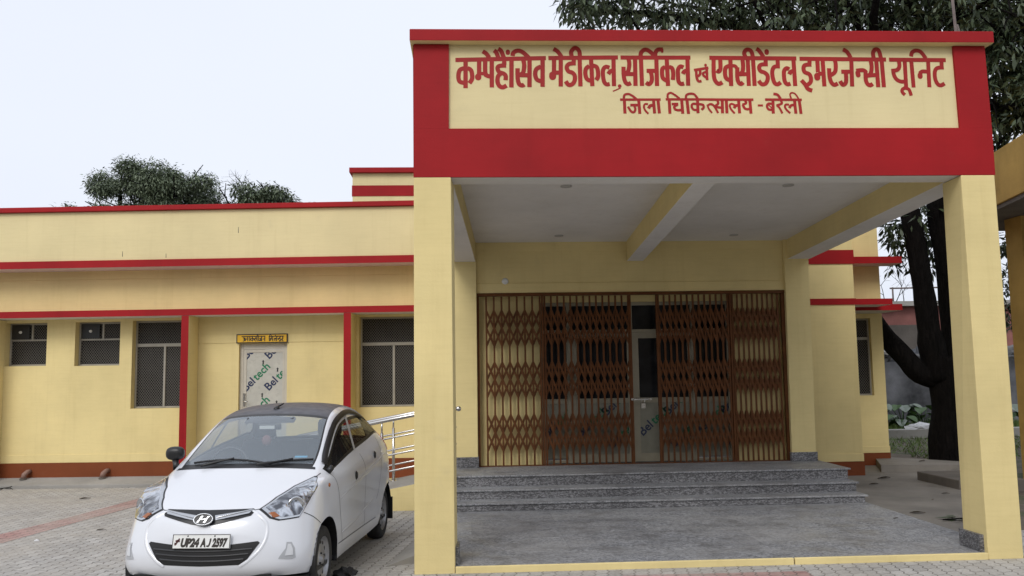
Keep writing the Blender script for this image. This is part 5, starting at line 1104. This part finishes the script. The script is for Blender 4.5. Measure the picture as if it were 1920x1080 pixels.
# grille slot, chrome wings, badge
gr = patch('grille', [(-.35,.745),(-.335,.757),(0,.752),(.335,.757),(.35,.745),(.345,.728),(.335,.714),(.10,.662),(0,.650),(-.10,.662),(-.335,.714),(-.345,.728)], M['blk'], 0.003)
for sg in (1, -1):
    patch('chrome_wing', [(sg*.335,.748),(sg*.318,.726),(sg*.085,.688),(sg*.07,.716)][::sg], M['satin'], 0.010, parent=gr)
    strip('wing_highlight', [(sg*.325,.18,.737),(sg*.2,.13,.715),(sg*.09,.10,.696)], 0.010, M['chrome'], 0.012, parent=gr, hump=0.004)
def badge():
    c_ = Vector((0, .062, .697)); n = Vector((0, -.88, .47)).normalized(); ux = Vector((1, 0, 0)); uz = n.cross(ux).normalized()
    if uz.z < 0: uz = -uz
    T = lambda a, b_, d_: tuple(c_ + ux*a + uz*b_ + n*d_)
    mb = MB(); K = 28
    mb.add([T(0, 0, .010)] + [T(.07*math.cos(2*math.pi*i/K), .040*math.sin(2*math.pi*i/K), .010) for i in range(K)], [(0, 1+i, 1+(i+1) % K) for i in range(K)])
    bd = mb.build('badge', M['blk'], CAR)
    mb = MB(); mb.tube([T(.072*math.cos(2*math.pi*i/K), .043*math.sin(2*math.pi*i/K), .012) for i in range(K+1)], 0.006, 8, False); M['badge'] = plain('badge_chrome', (0.40, 0.41, 0.43), 0.22, 1.0); mb.build('badge_ring', M['badge'], bd)
    mb = MB()
    def bar(L, w):
        vs = []
        for i, (a, b_) in enumerate(L): vs.append((a, b_))
        for i in range(len(L)-1):
            (a, b_), (c, d) = L[i], L[i+1]; w0, w1 = (w, w) if isinstance(w, float) else (w[i], w[i+1])
            mb.add([T(a-w0, b_, .016), T(c-w1, d, .016), T(c+w1, d, .016), T(a+w0, b_, .016), T(a-w0, b_, .010), T(c-w1, d, .010), T(c+w1, d, .010), T(a+w0, b_, .010)],
                   [(0, 1, 2, 3), (0, 4, 5, 1), (2, 6, 7, 3), (1, 5, 6, 2), (3, 7, 4, 0)])
    bar([(-.040, -.024), (-.026, -.002), (-.010, .026)], (.0075, .0055, .0085)); bar([(.012, -.027), (.027, .002), (.040, .024)], (.0085, .0055, .0075))
    for a0, a1, z0, z1 in ((-.028, .028, -.005, .006),):
        mb.add([T(a0, z0, .0155), T(a1, z0+.004, .0155), T(a1, z1, .0155), T(a0, z1-.004, .0155)], [(0, 1, 2, 3)])
    mb.build('badge_letter', M['badge'], bd)
badge()
# bumper: lower intake with ribs, ridges, fog recesses
it = patch('lower_intake', [(-.41,.537),(-.22,.520),(0,.516),(.22,.520),(.41,.537),(.425,.525),(.345,.413),(.285,.374),(0,.367),(-.285,.374),(-.345,.413),(-.425,.525)], M['blk'], 0.003)
for z, hw in ((.485, .375), (.450, .35), (.415, .315)):
    strip('intake_rib', [(-hw, .06, z), (-hw*.5, .03, z-.008), (0, .02, z-.010), (hw*.5, .03, z-.008), (hw, .06, z)], 0.016, plain('rib_black', (0.03, 0.03, 0.032), 0.35), 0.004, parent=it, hump=0.008)
for mi in both:
    strip('bumper_ridge', [(.325,.18,.752),(.40,.155,.705),(.462,.131,.645),(.468,.10,.56),(.432,.07,.48),(.352,.04,.40),(.29,.03,.360)], 0.030, M['paint'], -0.001, mi, BUMP, hump=0.007)
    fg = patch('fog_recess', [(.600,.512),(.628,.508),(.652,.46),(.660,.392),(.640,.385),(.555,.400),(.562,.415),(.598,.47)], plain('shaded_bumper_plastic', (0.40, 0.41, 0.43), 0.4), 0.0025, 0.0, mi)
    patch('fog_cover', [(.607,.497),(.624,.494),(.640,.455),(.643,.415),(.595,.418),(.603,.46)], plain('fog_cover_plastic', (0.62, 0.63, 0.65), 0.3), 0.007, 0.0, mi, fg)
    # shut lines
    strip('hood_gap', [(0,.155,.753),(.2,.17,.756),(.385,.2,.760),(.463,.358,.824),(.541,.56,.880),(.635,.81,.928),(.655,.90,.945)], 0.007, M['gap'], 0.0015, mi)
    strip('bumper_gap', [(.668,.364,.70),(.705,.45,.655),(.757,.55,.592)], 0.006, M['gap'], 0.0015, mi)
    strip('door_gap', [(.690,.99,.935),(.752,1.06,.85),(.768,1.13,.6),(.762,1.22,.33)], 0.006, M['gap'], 0.0015, mi)
    strip('door_gap', [(.735,1.97,1.01),(.79,2.03,.82),(.772,2.06,.5),(.765,2.07,.32)], 0.006, M['gap'], 0.0015, mi)
    strip('door_gap', [(.742,2.74,1.12),(.80,2.73,.88),(.79,2.64,.62),(.775,2.54,.50)], 0.006, M['gap'], 0.0015, mi)
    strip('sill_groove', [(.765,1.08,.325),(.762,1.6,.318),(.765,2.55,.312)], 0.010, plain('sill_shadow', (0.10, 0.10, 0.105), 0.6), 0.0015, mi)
    strip('door_crease', [(.775,1.15,.70),(.79,1.7,.78),(.797,2.3,.85),(.80,2.9,.93)], 0.06, M['paint'], -0.004, mi, hump=0.008, taper=True)
    strip('door_crease', [(.765,1.20,.40),(.768,1.7,.43),(.775,2.4,.52)], 0.05, M['paint'], -0.004, mi, hump=0.008, taper=True)
    strip('door_pillar', [(.568,2.07,1.40),(.586,2.026,1.335),(.65,1.94,1.19),(.715,1.87,1.05)], 0.055, plain('grey_pillar_film', (0.42, 0.42, 0.42), 0.4), 0.004, mi)
    if not mi: strip('rain_visor', [(.648,1.03,1.005),(.622,1.18,1.10),(.585,1.5,1.26),(.563,1.75,1.345),(.553,2.10,1.40),(.56,2.4,1.385),(.60,2.68,1.30)], 0.055, M['blk'], 0.012, mi, hump=0.006)
    for y, z in ((1.66, .838), (2.44, .955)):
        h = BODY_BVH.find_nearest(Vector((.79, y, z))); mb = MB(); s_ = -1 if mi else 1
        mb.lathe([(0.001, 0.016), (0.022, 0.014), (0.034, 0.0)], 16, 'x', (0, 0, 0)); mb.v = [(s_*(h[0].x+0.001+x), h[0].y+yy*1.0, h[0].z+zz*1.25) for x, yy, zz in mb.v]
        mb.build('door_handle', M['blk'], DOORS['f' if y < 2 else 'r', s_])
    h = BODY_BVH.find_nearest(Vector((.75, .86, .852))); mb = MB(); s_ = -1 if mi else 1
    mb.lathe([(0.001, 0.012), (0.013, 0.009), (0.019, 0.0)], 14, 'x'); mb.v = [(s_*(h[0].x+x), h[0].y+yy*1.3, h[0].z+zz) for x, yy, zz in mb.v]
    mb.build('side_indicator', M['amber'], CAR)
    patch('tail_light', [(-2.93-.04+.02, 1.30), (-3.0, 1.32), (-3.12, 1.16), (-3.20, .98), (-3.10, .95), (-3.04, 1.05)] if False else [(3.02, 1.24), (3.10, 1.20), (3.22, .98), (3.14, .95), (3.06, 1.06)], M['redlens'], 0.004, 90.0, mi)
# number plate
PC = Vector((0.005, 0.022, 0.546)); pn = Vector((0, -0.97, 0.2)).normalized(); pu = Vector((0, 0.2, 0.97)).normalized()
def PT(x, y, z): return tuple(PC + Vector((1, 0, 0))*x + pu*z - pn*y)
mb = MB(PT); mb.box(-0.219, 0.219, -0.010, 0.004, -0.052, 0.052); pl_ = mb.build('number_plate', M['plate'], CAR, bev=0.002)
mb = MB(PT)
for a in ((-0.219, 0.219, 0.048, 0.052), (-0.219, 0.219, -0.052, -0.048), (-0.219, -0.215, -0.048, 0.048), (0.215, 0.219, -0.048, 0.048)): mb.box(a[0], a[1], -0.0125, -0.0102, a[2], a[3])
mb.build('plate_border', M['signk'], pl_)
mb = MB(PT)
for word, xa_, xb_ in (('UP24', -.155, -.014), ('A', -.008, .036), ('2597', .082, .202)):
    vs, fs = text_mesh(word, 0.072, 0.0048, 0.2)
    x0_, x1_ = min(v[0] for v in vs), max(v[0] for v in vs); sx_ = (xb_-xa_)/(x1_-x0_)
    mb.add([(xa_+(x-x0_)*sx_, -0.0112, -0.036+y*1.12) for x, y, z in vs], fs)
ribbon(mb, [(.072, .022), (.064, -.020), (.055, -.034), (.042, -.030)], .012, -0.0112)
mb.build('plate_number', M['signk'], pl_)
mb = MB(PT)
for L, w_ in (([(-.200, -.026), (-.186, -.008), (-.166, .022)], .012), ([(-.196, .002), (-.178, .006), (-.164, .0)], .014), ([(-.203, -.012), (-.185, -.016)], .010)):
    ribbon(mb, L, w_, -0.0112)
mb.build('plate_emblem', plain('plate_emblem_maroon', (0.07, 0.012, 0.012), 0.5), pl_)
for x in (-0.105, 0.10): mb = MB(PT); mb.lathe([(0.001, -0.0135), (0.005, -0.0125), (0.006, -0.010)], 10, 'y', (x, 0, 0.039)); mb.build('plate_screw', M['blk'], pl_)
# wipers, aerial, mirror
def skin(x, y, z, off):
    h = BODY_BVH.find_nearest(Vector((x, y, z))); n = h[1]
    if n.dot(h[0]-Vector((0, 1.75, 0.7))) < 0: n = -n
    return tuple(h[0]+n*off)
for L, arm in (([(-.46,.95,1.03),(-.30,.93,1.055),(-.10,.92,1.06),(.10,.89,1.045),(.24,.86,1.03)], [(-.36,.86,.99),(-.20,.90,1.03),(-.10,.92,1.06)]),
               ([(.20,.87,1.02),(.33,.92,1.05),(.44,.96,1.065),(.56,1.02,1.06)], [(.12,.84,.99),(.26,.88,1.03),(.40,.95,1.06)])):
    mb = MB(); mb.tube([skin(*p, 0.014) for p in smooth_pts(L, 4)], 0.009, 6); w_ = mb.build('wiper', M['blk'], CAR)
    mb = MB(); mb.tube([skin(*p, 0.026) for p in smooth_pts(arm, 4)], [0.013]*4+[0.009]*5, 6); mb.build('wiper_arm', M['blk'], w_)
strip('cowl_panel', [(-.60,.93,.985),(-.43,.885,.99),(-.2,.85,.992),(0,.84,.992),(.2,.85,.992),(.43,.885,.99),(.60,.93,.985)], 0.035, M['blk'], 0.003)
mb = MB(); b0 = Vector(skin(-.02, 1.76, 1.49, 0.0)); mb.lathe([(0.03, 0.0), (0.026, 0.012), (0.008, 0.02)], 12, 'z', tuple(b0)); mb.tube([tuple(b0+Vector((0, 0, .012))), tuple(b0+Vector((.035, .10, .045)))], [0.011, 0.006], 8)
mb.build('aerial', M['blk'], CAR)
def blob(name, c, r, mat, parent, n=3, sq=0.0):
    b = bmesh.new(); bmesh.ops.create_icosphere(b, subdivisions=n, radius=1)
    for v in b.verts:
        p = v.co; p = Vector([math.copysign(abs(q)**(1-sq), q) for q in p])
        v.co = Vector((c[0]+p.x*r[0], c[1]+p.y*r[1], c[2]+p.z*r[2]))
    for f in b.faces: f.smooth = True
    me = bpy.data.meshes.new(name); b.to_mesh(me); b.free(); me.materials.append(mat); o = bpy.data.objects.new(name, me); COL.objects.link(o); o.parent = parent; return o
wm = blob('wing_mirror', (-.700, 1.10, 1.105), (.080, .055, .060), M['blk'], CAR, sq=0.25)
mb = MB(); mb.tube([(-.66, 1.04, .98), (-.68, 1.07, 1.02), (-.70, 1.10, 1.06)], [.03, .025, .03], 10); mb.build('mirror_stalk', M['blk'], wm)
mb = MB(); mb.tube([(.69, 1.00, .945), (.715, 1.02, .972), (.705, 1.05, .985)], [.028, .024, .014], 10); mb.build('mirror_mount', M['blk'], CAR)
# wheels
def wheel(x, y, s, flip=1):
    T = lambda a, b_, c: (x+s*a, y+b_, 0.272+c)
    mb = MB(T); mb.lathe([(.175, -.075), (.205, -.082), (.240, -.080), (.262, -.068), (.270, -.04), (.271, 0), (.270, .04), (.262, .066), (.240, .078), (.205, .080), (.180, .070)], 40, 'x'); ty = mb.build('wheel', M['tyre'], CAR)
    mb = MB(T)
    mb.lathe([(.182, .072), (.176, .060), (.168, .045), (.160, .030), (.145, .038), (.112, .052), (.085, .040), (.070, .052), (.038, .056), (.034, .070), (.001, .072)], 40, 'x'); rm = mb.build('rim', M['rim'], ty)
    for i in range(12 if s > 0 else 0):
        mb = MB(T); t_ = 2*math.pi*i/12; cy, cz = .134*math.cos(t_), .134*math.sin(t_)
        K = 10; ct, st = math.cos(t_), math.sin(t_)
        vs = []
        for j in range(K):
            a, b_ = .016*math.cos(2*math.pi*j/K), .021*math.sin(2*math.pi*j/K)
            vs.append((.0475, cy+a*ct-b_*st, cz+a*st+b_*ct))
        mb.add(vs, [tuple(range(K))]); mb.build('rim_slot', M['gap'], ty)
    for i in range(4 if s > 0 else 0):
        mb = MB(T); t_ = 2*math.pi*i/4+.4; mb.lathe([(.008, .054), (.008, .066), (.001, .068)], 8, 'x', (0, .055*math.cos(t_), .055*math.sin(t_))); mb.build('wheel_nut', M['gap'], ty)
for s in (1, -1):
    wheel(.660*s, .72, s); wheel(.660*s, 3.10, s)
    for ay, az, ar in ARCH:
        mb = MB(); n = 28; vs = []; fs = []
        for i in range(n+1):
            t_ = -0.25 + (math.pi+0.5)*i/n
            for xx in (.77, .52): vs.append((s*(xx-0.012 if xx > .6 else xx), ay+(ar+.004)*math.cos(t_), az+(ar+.004)*math.sin(t_)))
        for i in range(n): fs.append((2*i, 2*i+1, 2*i+3, 2*i+2))
        vs.append((s*.52, ay, az)); c_ = len(vs)-1
        for i in range(n): fs.append((2*i+1, c_, 2*i+3))
        mb.add(vs, fs); mb.build('wheel_arch_liner', M['blk'], CAR)
    mb = MB(); mb.box(*sorted((s*.60, s*.775)), 3.405, 3.425, 0.16, 0.40); mb.build('mud_flap', M['blk'], CAR)
mb = MB(); mb.box(-.72, .72, .30, 3.40, .205, .235); mb.box(-.58, .58, .10, .32, .225, .245); mb.build('underbody', M['blk'], CAR)
mb = MB(); mb.box(-.55, .50, .10, .13, .19, .29); mb.build('air_dam', M['blk'], BUMP)
# cabin
for q_, nm in (((-.66, .66, 1.10, 3.2, .26, .30), 'cabin_floor'), ((-.68, .68, .98, 1.22, .45, .93), 'bulkhead'), ((-.66, .66, 3.15, 3.25, .3, .98), 'boot_wall')): MB().box(*q_).build(nm, M['seat'], CAR)
mb = MB(); mb.hexa([(-.60, .93, .90), (.60, .93, .90), (.62, 1.30, .90), (-.62, 1.30, .90), (-.58, .95, .955), (.58, .95, .955), (.60, 1.28, .99), (-.60, 1.28, .99)]); mb.build('dashboard', M['seat'], CAR, bev=0.02)
for sx in (-.34, .34):
    mb = MB(); mb.box(sx-.24, sx+.24, 1.72, 2.20, .42, .60); st = mb.build('seat', M['seat'], CAR, bev=0.05)
    mb = MB(); mb.hexa([(sx-.23, 2.08, .55), (sx+.23, 2.08, .55), (sx+.23, 2.22, .55), (sx-.23, 2.22, .55), (sx-.20, 2.26, 1.14), (sx+.20, 2.26, 1.14), (sx+.20, 2.38, 1.14), (sx-.20, 2.38, 1.14)]); mb.build('backrest', M['seat'], st, bev=0.05)
    mb = MB(); mb.box(sx-.12, sx+.12, 2.30, 2.40, 1.15, 1.33); mb.build('headrest', M['seat'], st, bev=0.04)
mb = MB(); mb.hexa([(-.58, 2.85, .55), (.58, 2.85, .55), (.58, 3.0, .55), (-.58, 3.0, .55), (-.52, 2.98, 1.08), (.52, 2.98, 1.08), (.52, 3.08, 1.08), (-.52, 3.08, 1.08)]); mb.build('rear_seat', M['seat'], CAR, bev=0.04)
mb = MB(); K = 24; c_ = Vector((-.34, 1.40, .95)); 
mb.tube([tuple(c_+Vector((.18*math.cos(2*math.pi*i/K), .06*math.sin(2*math.pi*i/K), .17*math.sin(2*math.pi*i/K)))) for i in range(K+1)], 0.016, 8, False); mb.build('steering_wheel', M['blk'], CAR)
mb = MB(); mb.box(-.11, .11, 1.50, 1.53, 1.275, 1.335); rv = mb.build('rear_view_mirror', M['blk'], CAR, bev=0.012)
mb = MB(); mb.box(-.085, .055, 1.485, 1.498, 1.285, 1.315); mb.build('mirror_sticker', M['white'], rv)  # white plate painted as the bright reflection in the mirror
mb = MB(); mb.hexa([(-.24, 1.49, 1.335), (.24, 1.49, 1.335), (.24, 1.56, 1.365), (-.24, 1.56, 1.365), (-.22, 1.52, 1.375), (.22, 1.52, 1.375), (.22, 1.58, 1.395), (-.22, 1.58, 1.395)]); mb.build('sun_visor', M['seat'], CAR, bev=0.01)
blob('hanging_charm', (-.02, 1.50, 1.18), (.045, .03, .05), plain('dull_red_cloth', (0.20, 0.075, 0.07), 0.8), CAR)
mb = MB(); mb.add([(.39, 1.02, 1.062), (.49, 1.055, 1.062), (.49, 1.075, 1.082), (.39, 1.04, 1.082)], [(0, 1, 2, 3)])
mb.v = [skin(*p, -0.004) for p in mb.v]; mb.build('blue_sticker', plain('blue_sticker', (0.05, 0.38, 0.62), 0.4), WS)
